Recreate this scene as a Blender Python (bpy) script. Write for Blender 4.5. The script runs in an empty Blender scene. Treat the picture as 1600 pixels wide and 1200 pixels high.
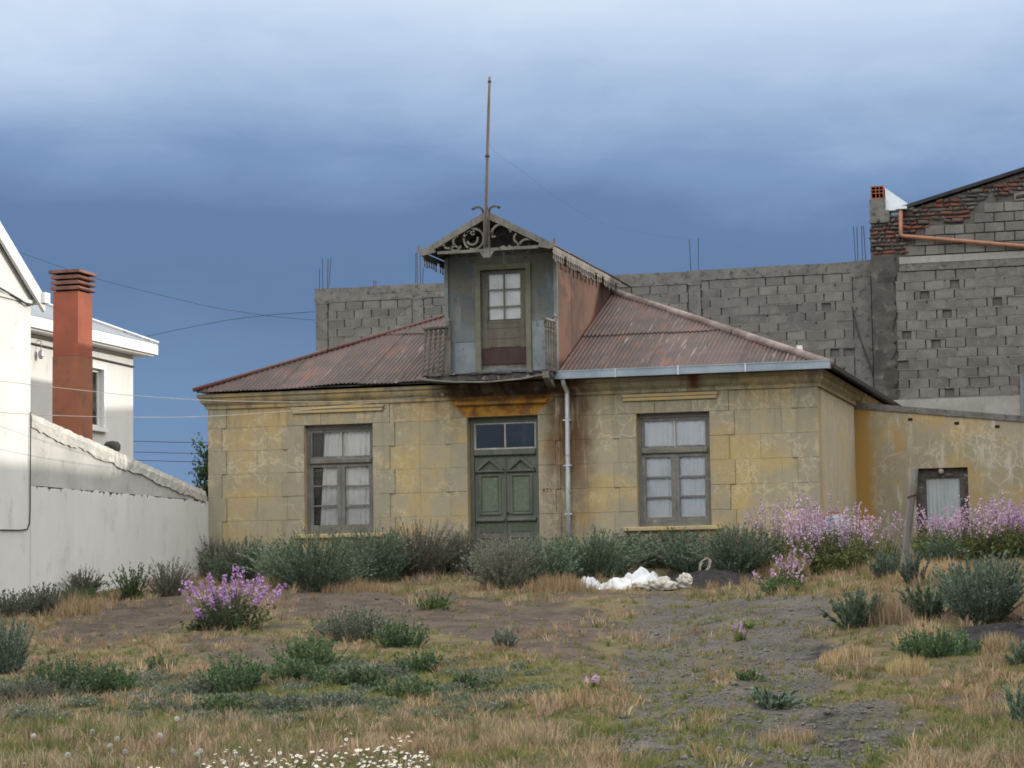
import bpy, math, random
import numpy as np
from mathutils import Vector, Matrix

R = random.Random(7)
rng = np.random.default_rng(11)
scene = bpy.context.scene
col = scene.collection
rad = math.radians

# ------------------------------------------------------------------ camera
cam = bpy.data.cameras.new('camera')
cam.sensor_width = 36.0
cam.lens = 3701.0 / 1600.0 * 36.0
cam.clip_start = 0.1
cam.clip_end = 6000.0
camo = bpy.data.objects.new('camera', cam)
col.objects.link(camo)
CAM = Vector((16.694, -38.886, -0.40))
_a, _p, _r = rad(15.9), rad(5.12), rad(0.83)
_f0 = Vector((-math.sin(_a), math.cos(_a), 0)); _rt = Vector((math.cos(_a), math.sin(_a), 0)); _up = Vector((0, 0, 1))
_fw = math.cos(_p) * _f0 + math.sin(_p) * _up
_u2 = -math.sin(_p) * _f0 + math.cos(_p) * _up
_rx = math.cos(_r) * _rt - math.sin(_r) * _u2
_ux = math.sin(_r) * _rt + math.cos(_r) * _u2
camo.matrix_world = Matrix(((_rx.x, _ux.x, -_fw.x, CAM.x), (_rx.y, _ux.y, -_fw.y, CAM.y), (_rx.z, _ux.z, -_fw.z, CAM.z), (0, 0, 0, 1)))
scene.camera = camo

# ------------------------------------------------------------------ light
SUN_EL, SUN_AZ = rad(15.0), rad(27.0)       # azimuth counted from +X (right of the house) towards +Y (behind it)
sdir = Vector((math.cos(SUN_EL) * math.cos(SUN_AZ), math.cos(SUN_EL) * math.sin(SUN_AZ), math.sin(SUN_EL)))
sun = bpy.data.lights.new('sun', 'SUN')
sun.energy = 3.7
sun.angle = rad(0.6)
sun.color = (1.0, 0.93, 0.82)
suno = bpy.data.objects.new('sun', sun)
col.objects.link(suno)
suno.location = (30, 20, 30)
suno.rotation_euler = sdir.to_track_quat('Z', 'Y').to_euler()

world = bpy.data.worlds.new('World')
scene.world = world
world.use_nodes = True
wn = world.node_tree
wn.nodes.clear()
def WN(t, **k):
    n = wn.nodes.new(t)
    for a, b in k.items():
        setattr(n, a, b)
    return n
w_out = WN('ShaderNodeOutputWorld')
w_sky = WN('ShaderNodeTexSky', sky_type='NISHITA', sun_disc=False, sun_elevation=SUN_EL,
           sun_rotation=math.pi / 2 - SUN_AZ, altitude=50.0, air_density=1.0, dust_density=1.2, ozone_density=1.5)
w_b1 = WN('ShaderNodeBackground'); w_b1.inputs[1].default_value = 0.10
wn.links.new(w_sky.outputs[0], w_b1.inputs[0])
w_tc = WN('ShaderNodeTexCoord')
w_sep = WN('ShaderNodeSeparateXYZ'); wn.links.new(w_tc.outputs['Generated'], w_sep.inputs[0])
w_map = WN('ShaderNodeMapping'); w_map.inputs['Scale'].default_value = (3.0, 3.0, 9.0)
w_map.inputs['Rotation'].default_value = (0.0, rad(2.0), 0.0)
wn.links.new(w_tc.outputs['Generated'], w_map.inputs[0])
w_n1 = WN('ShaderNodeTexNoise'); w_n1.inputs['Scale'].default_value = 1.0; w_n1.inputs['Detail'].default_value = 5.0; w_n1.inputs['Roughness'].default_value = 0.5
wn.links.new(w_map.outputs[0], w_n1.inputs['Vector'])
w_map2 = WN('ShaderNodeMapping'); w_map2.inputs['Scale'].default_value = (5.0, 5.0, 30.0); w_map2.inputs['Location'].default_value = (3.1, 1.7, 0.4)
wn.links.new(w_tc.outputs['Generated'], w_map2.inputs[0])
w_n2 = WN('ShaderNodeTexNoise'); w_n2.inputs['Scale'].default_value = 1.0; w_n2.inputs['Detail'].default_value = 6.0; w_n2.inputs['Roughness'].default_value = 0.55
wn.links.new(w_map2.outputs[0], w_n2.inputs['Vector'])
def wmath(op, a, b=None):
    n = WN('ShaderNodeMath', operation=op)
    for i, x in enumerate((a, b)):
        if x is None: continue
        if isinstance(x, (int, float)): n.inputs[i].default_value = x
        else: wn.links.new(x, n.inputs[i])
    return n.outputs[0]
w_map3 = WN('ShaderNodeMapping'); w_map3.inputs['Scale'].default_value = (14.0, 14.0, 34.0); w_map3.inputs['Rotation'].default_value = (0.0, rad(-12.0), 0.0)
wn.links.new(w_tc.outputs['Generated'], w_map3.inputs[0])
w_n3 = WN('ShaderNodeTexNoise'); w_n3.inputs['Scale'].default_value = 1.0; w_n3.inputs['Detail'].default_value = 7.0; w_n3.inputs['Roughness'].default_value = 0.62; w_n3.inputs['Distortion'].default_value = 0.6
wn.links.new(w_map3.outputs[0], w_n3.inputs['Vector'])
w_w3 = wmath('MULTIPLY', wmath('SUBTRACT', w_n3.outputs[0], 0.5), 0.024)
w_w = wmath('ADD', w_w3, wmath('MULTIPLY', wmath('SUBTRACT', w_n1.outputs[0], 0.5), 0.11))
w_w2 = wmath('MULTIPLY', wmath('SUBTRACT', w_n2.outputs[0], 0.5), 0.026)
w_back = WN('ShaderNodeMapRange', interpolation_type='SMOOTHSTEP'); wn.links.new(w_sep.outputs[1], w_back.inputs[0])     # the storm bank stands ahead; behind the camera the cloud is thin and bright
for _i, _x in enumerate((0.35, -1.0, 0.0, 0.15)): w_back.inputs[_i + 1].default_value = _x
w_z = wmath('ADD', wmath('ADD', wmath('ADD', w_sep.outputs[2], w_back.outputs[0]), w_w), w_w2)
w_f = wmath('MULTIPLY', w_z, 2.0)
w_rp = WN('ShaderNodeValToRGB')
SKY = [(0.0, (0.178, 0.300, 0.525)), (0.06, (0.182, 0.308, 0.535)), (0.095, (0.152, 0.258, 0.455)), (0.130, (0.118, 0.206, 0.382)),
       (0.158, (0.128, 0.220, 0.415)), (0.182, (0.205, 0.325, 0.560)), (0.208, (0.390, 0.525, 0.745)), (0.238, (0.590, 0.725, 0.915)),
       (0.30, (1.05, 1.11, 1.19)), (0.42, (2.0, 2.0, 1.98)), (0.5, (2.75, 2.72, 2.66))]
el = w_rp.color_ramp.elements
while len(el) < len(SKY):
    el.new(0.5)
for e, (z, c) in zip(el, SKY):
    e.position = min(z * 2.0, 1.0); e.color = (*c, 1)
wn.links.new(w_f, w_rp.inputs[0])
w_b2 = WN('ShaderNodeBackground'); w_b2.inputs[1].default_value = 1.0
wn.links.new(w_rp.outputs[0], w_b2.inputs[0])
w_mx = WN('ShaderNodeMixShader'); w_mx.inputs[0].default_value = 0.93
wn.links.new(w_b1.outputs[0], w_mx.inputs[1]); wn.links.new(w_b2.outputs[0], w_mx.inputs[2])
wn.links.new(w_mx.outputs[0], w_out.inputs[0])

vs = scene.view_settings
vs.view_transform = 'Standard'; vs.look = 'None'; vs.exposure = 0.0; vs.gamma = 1.0; vs.use_curve_mapping = False
scene.render.engine = 'CYCLES'
scene.cycles.max_bounces = 6
scene.cycles.filter_width = 1.75
scene.cycles.transparent_max_bounces = 12

# ------------------------------------------------------------------ builders
ORG = {}
def finish(o, parent, at):
    col.objects.link(o)
    base = ORG[parent.name] if parent else Vector((0, 0, 0))
    o.location = at - base
    if parent: o.parent = parent
    ORG[o.name] = at.copy()
    return o
def tag(o, label=None, cat=None, group=None, kind=None):
    for k, v in (('label', label), ('category', cat), ('group', group), ('kind', kind)):
        if v: o[k] = v
    return o
def thing(name, at, label, cat, group=None):
    o = bpy.data.objects.new(name, None)
    o.empty_display_size = 0.2
    finish(o, None, Vector(at))
    return tag(o, label, cat, group)
class MB:
    def __init__(s):
        s.v = []; s.f = []
    def add(s, vs, fs):
        n = len(s.v); s.v += [tuple(q) for q in vs]; s.f += [tuple(i + n for i in q) for q in fs]
        return s
    def box(s, x0, y0, z0, x1, y1, z1, ch=0.0, jit=0.0):
        if ch:   # chamfer on the edges of the face that looks to -Y
            a = [(x0, y1, z0), (x1, y1, z0), (x1, y1, z1), (x0, y1, z1), (x0, y0 + ch, z0), (x1, y0 + ch, z0), (x1, y0 + ch, z1), (x0, y0 + ch, z1),
                 (x0 + ch, y0, z0 + ch), (x1 - ch, y0, z0 + ch), (x1 - ch, y0, z1 - ch), (x0 + ch, y0, z1 - ch)]
            if jit: a = [(x + R.uniform(-jit, jit), y, z + R.uniform(-jit, jit)) for x, y, z in a]
            f = [(3, 2, 1, 0), (8, 9, 10, 11)]
            for i in range(4):
                j = (i + 1) % 4
                f += [(i, j, 4 + j, 4 + i), (4 + i, 4 + j, 8 + j, 8 + i)]
            return s.add(a, f)
        return s.add([(x0, y0, z0), (x1, y0, z0), (x1, y1, z0), (x0, y1, z0), (x0, y0, z1), (x1, y0, z1), (x1, y1, z1), (x0, y1, z1)],
                     [(3, 2, 1, 0), (4, 5, 6, 7), (0, 1, 5, 4), (1, 2, 6, 5), (2, 3, 7, 6), (3, 0, 4, 7)])
    def tube(s, pts, r, n=6, r1=None, cap=True):
        pts = [Vector(p) for p in pts]; m = len(pts); vs = []
        ref = None
        for i, p in enumerate(pts):
            t = (pts[min(i + 1, m - 1)] - pts[max(i - 1, 0)]).normalized()
            if ref is None:
                ref = t.orthogonal().normalized()
            ref = (ref - t * ref.dot(t)).normalized()
            b = t.cross(ref)
            rr = r if r1 is None else r + (r1 - r) * i / max(m - 1, 1)
            for k in range(n):
                an = 2 * math.pi * k / n
                vs.append(p + (ref * math.cos(an) + b * math.sin(an)) * rr)
        fs = []
        for i in range(m - 1):
            for k in range(n):
                k2 = (k + 1) % n
                fs.append((i * n + k, i * n + k2, (i + 1) * n + k2, (i + 1) * n + k))
        if cap:
            fs += [tuple(reversed(range(n))), tuple((m - 1) * n + k for k in range(n))]
        return s.add(vs, fs)
    def prism(s, poly, axis, a, b):   # poly: 2-D points in the two other axes, in order
        def P(q, w):
            return {'x': (w, q[0], q[1]), 'y': (q[0], w, q[1]), 'z': (q[0], q[1], w)}[axis]
        n = len(poly)
        vs = [P(q, a) for q in poly] + [P(q, b) for q in poly]
        fs = [tuple(range(n)), tuple(reversed(range(n, 2 * n)))]
        for i in range(n):
            j = (i + 1) % n
            fs.append((i, n + i, n + j, j))
        return s.add(vs, fs)
    def lathe(s, prof, c, n=10, sx=1.0, sy=1.0):    # prof: (radius, z)
        m = len(prof); vs = []
        for r, z in prof:
            for k in range(n):
                an = 2 * math.pi * k / n
                vs.append((c[0] + r * math.cos(an) * sx, c[1] + r * math.sin(an) * sy, c[2] + z))
        fs = []
        for i in range(m - 1):
            for k in range(n):
                k2 = (k + 1) % n
                fs.append((i * n + k, i * n + k2, (i + 1) * n + k2, (i + 1) * n + k))
        fs += [tuple(reversed(range(n))), tuple((m - 1) * n + k for k in range(n))]
        return s.add(vs, fs)
    def arc(s, cx, cz, r, a0, a1, w, y0, y1, n=14, r1=None):    # flat scroll band in a plane y = const
        vs = []; fs = []
        for i in range(n + 1):
            t = i / n; an = rad(a0 + (a1 - a0) * t); q = r if r1 is None else r + (r1 - r) * t
            for rr, y in ((q - w / 2, y0), (q + w / 2, y0), (q + w / 2, y1), (q - w / 2, y1)):
                vs.append((cx + rr * math.cos(an), y, cz + rr * math.sin(an)))
        for i in range(n):
            for k in range(4):
                k2 = (k + 1) % 4
                fs.append((i * 4 + k, i * 4 + k2, (i + 1) * 4 + k2, (i + 1) * 4 + k))
        fs += [(3, 2, 1, 0), tuple(n * 4 + k for k in range(4))]
        return s.add(vs, fs)
    def mesh(s, name, mat=None, at=None, smooth=False):
        me = bpy.data.meshes.new(name)
        at = Vector((0, 0, 0)) if at is None else at
        me.from_pydata([(x - at.x, y - at.y, z - at.z) for x, y, z in s.v], [], s.f)
        if mat: me.materials.append(mat)
        if smooth: me.polygons.foreach_set('use_smooth', [True] * len(me.polygons))
        me.validate(); me.update()
        return me
    def build(s, name, mat, parent=None, at=None, smooth=False, fix=True):
        at = (ORG[parent.name] if parent else Vector((0, 0, 0))) if at is None else Vector(at)
        me = s.mesh(name, mat, at, smooth)
        if fix:
            import bmesh
            bm = bmesh.new(); bm.from_mesh(me); bmesh.ops.recalc_face_normals(bm, faces=bm.faces); bm.to_mesh(me); bm.free()
        return finish(bpy.data.objects.new(name, me), parent, at)
def place(name, me, at, parent=None, rot=(0, 0, 0)):
    o = bpy.data.objects.new(name, me)
    finish(o, parent, Vector(at)); o.rotation_euler = rot
    return o
def np_mesh(name, V, F, mat, at=(0, 0, 0), tint=None, parent=None, smooth=False):
    """V (n,3) in world space, F (m,k) index array; tint (n,3) own colour of each vertex (leaf, blade, petal)"""
    at = Vector(at)
    V = np.asarray(V, dtype=np.float32) - np.array(at, dtype=np.float32)
    F = np.asarray(F, dtype=np.int32)
    me = bpy.data.meshes.new(name)
    me.vertices.add(len(V)); me.vertices.foreach_set('co', V.ravel())
    k = F.shape[1]
    me.loops.add(F.size); me.loops.foreach_set('vertex_index', F.ravel())
    me.polygons.add(len(F)); me.polygons.foreach_set('loop_start', np.arange(0, F.size, k, dtype=np.int32))
    if smooth: me.polygons.foreach_set('use_smooth', np.ones(len(F), dtype=bool))
    me.update(calc_edges=True)
    if tint is not None:
        at_ = me.color_attributes.new('tint', 'FLOAT_COLOR', 'POINT')
        c = np.ones((len(V), 4), dtype=np.float32); c[:, :tint.shape[1]] = tint
        at_.data.foreach_set('color', c.ravel())
    me.materials.append(mat)
    return finish(bpy.data.objects.new(name, me), parent, at)

# ------------------------------------------------------------------ materials
class G:
    """small node-graph helper"""
    def __init__(s, name, rough=0.9, spec=0.3):
        s.m = bpy.data.materials.new(name); s.m.use_nodes = True
        s.t = s.m.node_tree; s.t.nodes.clear()
        s.out = s.n('ShaderNodeOutputMaterial'); s.b = s.n('ShaderNodeBsdfPrincipled')
        s.l(s.b.outputs[0], s.out.inputs[0])
        s.b.inputs['Roughness'].default_value = rough
        s.b.inputs['Specular IOR Level'].default_value = spec
        s._pos = None
    def n(s, t, **k):
        q = s.t.nodes.new(t)
        for a, b in k.items(): setattr(q, a, b)
        return q
    def l(s, a, b): s.t.links.new(a, b)
    def pos(s):
        if s._pos is None: s._pos = s.n('ShaderNodeNewGeometry').outputs['Position']
        return s._pos
    def obj(s): return s.n('ShaderNodeTexCoord').outputs['Object']
    def rnd(s): return s.n('ShaderNodeObjectInfo').outputs['Random']
    def mapv(s, v, sc=(1, 1, 1), loc=(0, 0, 0)):
        q = s.n('ShaderNodeMapping'); q.inputs['Scale'].default_value = sc; q.inputs['Location'].default_value = loc
        s.l(v, q.inputs[0]); return q.outputs[0]
    def noise(s, sc, det=5, ro=0.55, v=None, dist=0.0):
        q = s.n('ShaderNodeTexNoise'); q.inputs['Scale'].default_value = sc; q.inputs['Detail'].default_value = det
        q.inputs['Roughness'].default_value = ro; q.inputs['Distortion'].default_value = dist
        s.l(s.pos() if v is None else v, q.inputs['Vector']); return q.outputs[0]
    def vor(s, sc, v=None, feat='F1'):
        q = s.n('ShaderNodeTexVoronoi', feature=feat); q.inputs['Scale'].default_value = sc
        s.l(s.pos() if v is None else v, q.inputs['Vector']); return q
    def mp(s, f, a, b, c=0.0, d=1.0):
        q = s.n('ShaderNodeMapRange', interpolation_type='SMOOTHSTEP')
        s.l(f, q.inputs[0])
        for i, x in enumerate((a, b, c, d)): q.inputs[i + 1].default_value = x
        return q.outputs[0]
    def ma(s, op, a, b=None):
        q = s.n('ShaderNodeMath', operation=op)
        for i, x in enumerate((a, b)):
            if x is None: continue
            if isinstance(x, (int, float)): q.inputs[i].default_value = x
            else: s.l(x, q.inputs[i])
        return q.outputs[0]
    def mix(s, f, a, b, mode='MIX'):
        q = s.n('ShaderNodeMix', data_type='RGBA', blend_type=mode)
        for i, x in ((0, f), (6, a), (7, b)):
            if isinstance(x, (int, float)): q.inputs[i].default_value = x
            elif isinstance(x, tuple): q.inputs[i].default_value = (*x, 1)
            else: s.l(x, q.inputs[i])
        return q.outputs[2]
    def xyz(s, v=None):
        q = s.n('ShaderNodeSeparateXYZ'); s.l(s.pos() if v is None else v, q.inputs[0]); return q.outputs
    def hsv(s, c, h=None, sa=None, va=None):
        q = s.n('ShaderNodeHueSaturation'); s.l(c, q.inputs['Color'])
        for nme, x in (('Hue', h), ('Saturation', sa), ('Value', va)):
            if x is None: continue
            if isinstance(x, (int, float)): q.inputs[nme].default_value = x
            else: s.l(x, q.inputs[nme])
        return q.outputs[0]
    def color(s, c):
        if isinstance(c, tuple): s.b.inputs['Base Color'].default_value = (*c, 1)
        else: s.l(c, s.b.inputs['Base Color'])
        return s
    def bump(s, h, st=0.3, d=0.02):
        q = s.n('ShaderNodeBump'); q.inputs['Strength'].default_value = st; q.inputs['Distance'].default_value = d
        s.l(h, q.inputs['Height']); s.l(q.outputs[0], s.b.inputs['Normal']); return s
def simple(name, c1, c2, sc=3.0, lo=0.35, hi=0.65, rough=0.9, bump=0.25, bsc=40.0, bd=0.01, c3=None, sc3=9.0, lo3=0.55, hi3=0.7, stretch=None, rand=0.0, spec=0.3, metal=0.0):
    g = G(name, rough, spec)
    v = g.mapv(g.pos(), stretch) if stretch else None
    c = g.mix(g.mp(g.noise(sc, 7, 0.6, v), lo, hi), c1, c2)
    if c3: c = g.mix(g.mp(g.noise(sc3, 8, 0.65, v), lo3, hi3), c, c3)
    if rand: c = g.hsv(c, va=g.mp(g.rnd(), 0, 1, 1 - rand, 1 + rand))
    g.color(c)
    g.b.inputs['Metallic'].default_value = metal
    if bump: g.bump(g.noise(bsc, 5, 0.6, v), bump, bd)
    return g.m
M = {}
def plaster(name, grey, ochre, cream, bias=0.0, stains=False, strip=False, white=0.0):
    g = G(name, 0.95, 0.15)
    X, Y, Z = g.xyz()
    r = g.rnd()
    n1 = g.ma('ADD', g.noise(0.9, 6, 0.6), g.ma('MULTIPLY', g.ma('SUBTRACT', r, 0.5), 0.07))
    c = g.mix(g.mp(n1, 0.44 + bias, 0.62 + bias), grey, ochre)
    nv = g.mapv(g.pos(), (3.2, 3.2, 1.6))
    c = g.mix(g.ma('MULTIPLY', g.mp(g.noise(1.0, 8, 0.68, nv), 0.50, 0.66), 0.55), c, tuple(x * 0.80 for x in grey))
    # flaking veins of pale undercoat
    nz = g.noise(3.4, 9, 0.66, None, 0.25)
    vein = g.ma('SUBTRACT', 1.0, g.mp(g.ma('ABSOLUTE', g.ma('SUBTRACT', nz, 0.5)), 0.004, 0.035))
    c = g.mix(g.ma('MULTIPLY', g.ma('MULTIPLY', vein, g.mp(g.noise(1.3, 4), 0.48, 0.62)), 0.75), c, cream)
    c = g.mix(g.mp(g.noise(9, 9, 0.7), 0.60, 0.72, 0, 0.55), c, cream)
    c = g.mix(g.mp(g.noise(26, 6, 0.7), 0.52, 0.72, 0, 0.5), c, tuple(x * 0.6 for x in grey))
    if white:
        sv = g.mapv(g.pos(), (5.0, 5.0, 0.9))
        c = g.mix(g.mp(g.noise(1.0, 7, 0.65, sv), 0.52, 0.66, 0, white), c, (0.46, 0.43, 0.37))
    # web of pale cracks in some of the panels
    cv = g.mapv(g.pos(), (1, 1, 1)); wv = g.n('ShaderNodeVectorMath', operation='ADD'); nn_ = g.n('ShaderNodeTexNoise'); nn_.inputs['Scale'].default_value = 3.0; nn_.inputs['Detail'].default_value = 5.0; g.l(g.pos(), nn_.inputs['Vector'])
    sc_ = g.n('ShaderNodeVectorMath', operation='SCALE'); sc_.inputs['Scale'].default_value = 0.35; g.l(nn_.outputs['Color'], sc_.inputs[0]); g.l(g.pos(), wv.inputs[0]); g.l(sc_.outputs[0], wv.inputs[1])
    ve = g.vor(3.4, wv.outputs[0], 'DISTANCE_TO_EDGE')
    cr = g.ma('MULTIPLY', g.mp(ve.outputs['Distance'], 0.055, 0.012), g.mp(g.noise(0.8, 5, 0.6, g.mapv(g.pos(), (1, 1, 1), (7.3, 0, 1.9))), 0.50, 0.60))
    c = g.mix(g.ma('MULTIPLY', cr, 0.6), c, cream)
    # faint rain streaks
    sv = g.mapv(g.pos(), (9.0, 9.0, 0.55))
    c = g.mix(g.mp(g.noise(1.0, 5, 0.6, sv), 0.55, 0.75, 0, 0.35), c, tuple(x * 0.62 for x in grey))
    if stains:
        wob = g.ma('MULTIPLY', g.ma('SUBTRACT', g.noise(2.6, 7, 0.65), 0.5), 0.55)
        d = g.ma('ABSOLUTE', g.ma('ADD', g.ma('SUBTRACT', X, 6.62), wob))
        m = g.ma('MULTIPLY', g.mp(d, 0.60, 0.16), g.mp(g.noise(1.0, 6, 0.62, g.mapv(g.pos(), (6, 6, 1.0))), 0.28, 0.52, 0.25, 1.0))
        m = g.ma('MULTIPLY', m, g.mp(Z, 0.9, 2.4, 0.45, 1.0))
        c = g.mix(g.ma('MULTIPLY', m, 0.95), c, (0.092, 0.048, 0.026))
        # protected strong ochre over the door, bowl-shaped
        half = g.mp(Z, 2.66, 3.0, 0.66, 0.92)
        dd = g.ma('SUBTRACT', g.ma('ADD', g.ma('ABSOLUTE', g.ma('SUBTRACT', X, 5.42)), g.ma('MULTIPLY', wob, 0.22)), half)
        bowl = g.ma('MULTIPLY', g.mp(dd, 0.06, -0.07), g.mp(Z, 2.66, 2.70))
        oc = g.mix(g.mp(g.noise(4.5, 7, 0.65), 0.4, 0.62), (0.40, 0.205, 0.035), (0.20, 0.085, 0.025))
        oc = g.mix(g.mp(g.ma('ADD', Z, g.ma('MULTIPLY', wob, 0.4)), 2.93, 3.05), oc, (0.085, 0.045, 0.028))
        c = g.mix(bowl, c, oc)
        # dark brown mottling on the cornice under the balcony
        dk_ = g.ma('MULTIPLY', g.mp(g.ma('ADD', g.ma('ABSOLUTE', g.ma('SUBTRACT', X, 5.5)), wob), 1.35, 0.85), g.mp(Z, 3.0, 3.08))
        c = g.mix(dk_, c, g.mix(g.mp(g.noise(5, 6, 0.65), 0.4, 0.6), (0.042, 0.030, 0.022), (0.085, 0.052, 0.028)))
        # grime running down from cornice and sills
        gr_ = g.ma('MULTIPLY', g.mp(Z, 2.35, 3.02), g.mp(g.noise(1.0, 6, 0.65, g.mapv(g.pos(), (5.5, 5, 0.7))), 0.46, 0.66))
        c = g.mix(g.ma('MULTIPLY', gr_, 0.7), c, (0.150, 0.135, 0.105))
        lo_ = g.mp(g.ma('ADD', Z, g.ma('MULTIPLY', wob, 1.1)), 0.75, 0.25)
        c = g.mix(g.ma('MULTIPLY', lo_, 0.65), c, (0.235, 0.215, 0.165))
        # rust run under the right gutter
        d2 = g.ma('ABSOLUTE', g.ma('ADD', g.ma('SUBTRACT', X, 8.80), g.ma('MULTIPLY', wob, 0.3)))
        c = g.mix(g.ma('MULTIPLY', g.mp(d2, 0.17, 0.02), g.mp(Z, 2.90, 3.1)), c, (0.12, 0.05, 0.028))
    if strip:
        wob = g.ma('MULTIPLY', g.ma('SUBTRACT', g.noise(3.0, 7, 0.65), 0.5), 0.5)
        c = g.mix(g.mp(g.ma('ADD', X, wob), 11.30, 11.05), c, (0.345, 0.215, 0.070))
        op_ = g.ma('MULTIPLY', g.mp(g.noise(1.1, 7, 0.66, g.mapv(g.pos(), (1, 1, 1), (4.0, 0, 2.0))), 0.53, 0.65), 0.55)
        c = g.mix(op_, c, (0.40, 0.25, 0.075))
    g.color(c)
    h = g.ma('ADD', g.ma('MULTIPLY', g.noise(7, 8, 0.65), 1.0), g.ma('MULTIPLY', g.noise(60, 4, 0.6), 0.35))
    g.bump(h, 0.45, 0.012)
    return g.m
M['plaster'] = plaster('weathered_plaster', (0.318, 0.284, 0.200), (0.400, 0.306, 0.152), (0.50, 0.42, 0.27), 0.01, stains=True)
M['plaster_grey'] = plaster('greyed_quoin_plaster', (0.285, 0.260, 0.195), (0.365, 0.285, 0.150), (0.46, 0.40, 0.28), 0.04, stains=True)
M['joint'] = plaster('ochre_joint_plaster', (0.40, 0.32, 0.18), (0.45, 0.315, 0.12), (0.48, 0.41, 0.26), 0.0, stains=True)
M['plaster_side'] = plaster('pale_side_plaster', (0.44, 0.385, 0.28), (0.50, 0.385, 0.17), (0.56, 0.50, 0.38), 0.05, white=0.5)
M['plaster_annex'] = plaster('annex_plaster', (0.300, 0.270, 0.195), (0.385, 0.30, 0.150), (0.48, 0.44, 0.35), 0.06, strip=True, white=0.85)
M['moulding'] = simple('painted_moulding', (0.36, 0.305, 0.195), (0.44, 0.33, 0.155), 2.0, c3=(0.22, 0.19, 0.14), sc3=6, rough=0.95, bump=0.35, bsc=25)
def corrugated(name, base, dark, pale, amt=0.5, sx=26.0, alongz=True):
    g = G(name, 0.7, 0.3)
    v = g.mapv(g.pos(), (sx, 1.2, 1.2) if alongz == 'roof' else (sx, sx, 0.8))
    n = g.noise(1.0, 6, 0.6, v)
    c = g.mix(g.mp(g.noise(1.6, 6, 0.6), 0.38, 0.62), base, dark)
    c = g.mix(g.ma('MULTIPLY', g.mp(n, 0.56, 0.68), g.mp(g.noise(1.1, 5, 0.6), 0.44, 0.60, 0.12, amt)), c, pale)
    c = g.mix(g.mp(g.noise(2.2, 7, 0.68, g.mapv(g.pos(), (1.6, 0.7, 0.7), (4, 2, 1))), 0.54, 0.64, 0, 0.75), c, (0.125, 0.052, 0.032))
    c = g.hsv(c, va=g.mp(g.rnd(), 0, 1, 0.80, 1.2))
    c = g.mix(g.mp(g.noise(30, 6, 0.7), 0.5, 0.8, 0, 0.5), c, dark)
    g.color(c); g.bump(g.noise(70, 4), 0.15, 0.004)
    return g.m
M['roof'] = corrugated('rusty_corrugated_iron', (0.076, 0.046, 0.040), (0.048, 0.034, 0.031), (0.235, 0.192, 0.172), 1.0, 24.0, 'roof')
M['roof_dark'] = corrugated('dark_roof_iron', (0.11, 0.075, 0.068), (0.06, 0.048, 0.046), (0.28, 0.23, 0.21), 0.7, 24.0, 'roof')
M['rust_clad'] = corrugated('rust_red_cladding', (0.090, 0.037, 0.021), (0.046, 0.022, 0.016), (0.160, 0.092, 0.062), 1.0, 18.0)
M['cap'] = simple('worn_ridge_capping', (0.115, 0.080, 0.072), (0.215, 0.175, 0.160), 3.0, rough=0.75, bump=0.2)
M['cap_red'] = simple('red_ridge_capping', (0.105, 0.040, 0.034), (0.085, 0.050, 0.045), 4.0, rough=0.75, bump=0.2)
M['zinc'] = simple('zinc_gutter', (0.185, 0.235, 0.285), (0.255, 0.305, 0.355), 2.0, rough=0.6, bump=0.08, c3=(0.22, 0.26, 0.30), sc3=5, metal=0.25, spec=0.5)
M['pipe'] = simple('galvanised_pipe', (0.38, 0.40, 0.43), (0.50, 0.52, 0.55), 3.0, rough=0.45, bump=0.06, c3=(0.24, 0.22, 0.2), sc3=8, metal=0.3, spec=0.5)
M['green'] = simple('old_green_paint', (0.078, 0.092, 0.076), (0.110, 0.122, 0.102), 3.0, c3=(0.145, 0.14, 0.125), sc3=12, rough=0.7, bump=0.2, bsc=30, stretch=(1, 1, 0.3))
M['greenpanel'] = simple('green_panel_paint', (0.088, 0.112, 0.085), (0.122, 0.150, 0.108), 22.0, lo=0.42, hi=0.6, c3=(0.085, 0.10, 0.08), sc3=6, rough=0.7, bump=0.25, bsc=30)
M['greywood'] = simple('bare_grey_wood', (0.118, 0.111, 0.097), (0.180, 0.170, 0.150), 3.0, c3=(0.070, 0.066, 0.058), sc3=10, stretch=(1.6, 1.6, 0.5), rough=0.85, bump=0.35, bsc=22)
M['frame'] = simple('weathered_window_paint', (0.120, 0.118, 0.110), (0.165, 0.160, 0.148), 4.0, c3=(0.26, 0.245, 0.225), sc3=11, rough=0.8, bump=0.3, bsc=28)
M['whiteframe'] = simple('chalky_white_bar', (0.40, 0.39, 0.36), (0.28, 0.275, 0.25), 6.0, rough=0.8, bump=0.2)
M['surround'] = simple('olive_grey_surround', (0.120, 0.119, 0.088), (0.155, 0.152, 0.118), 3.0, c3=(0.085, 0.092, 0.082), sc3=7, rough=0.85, bump=0.25)
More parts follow.
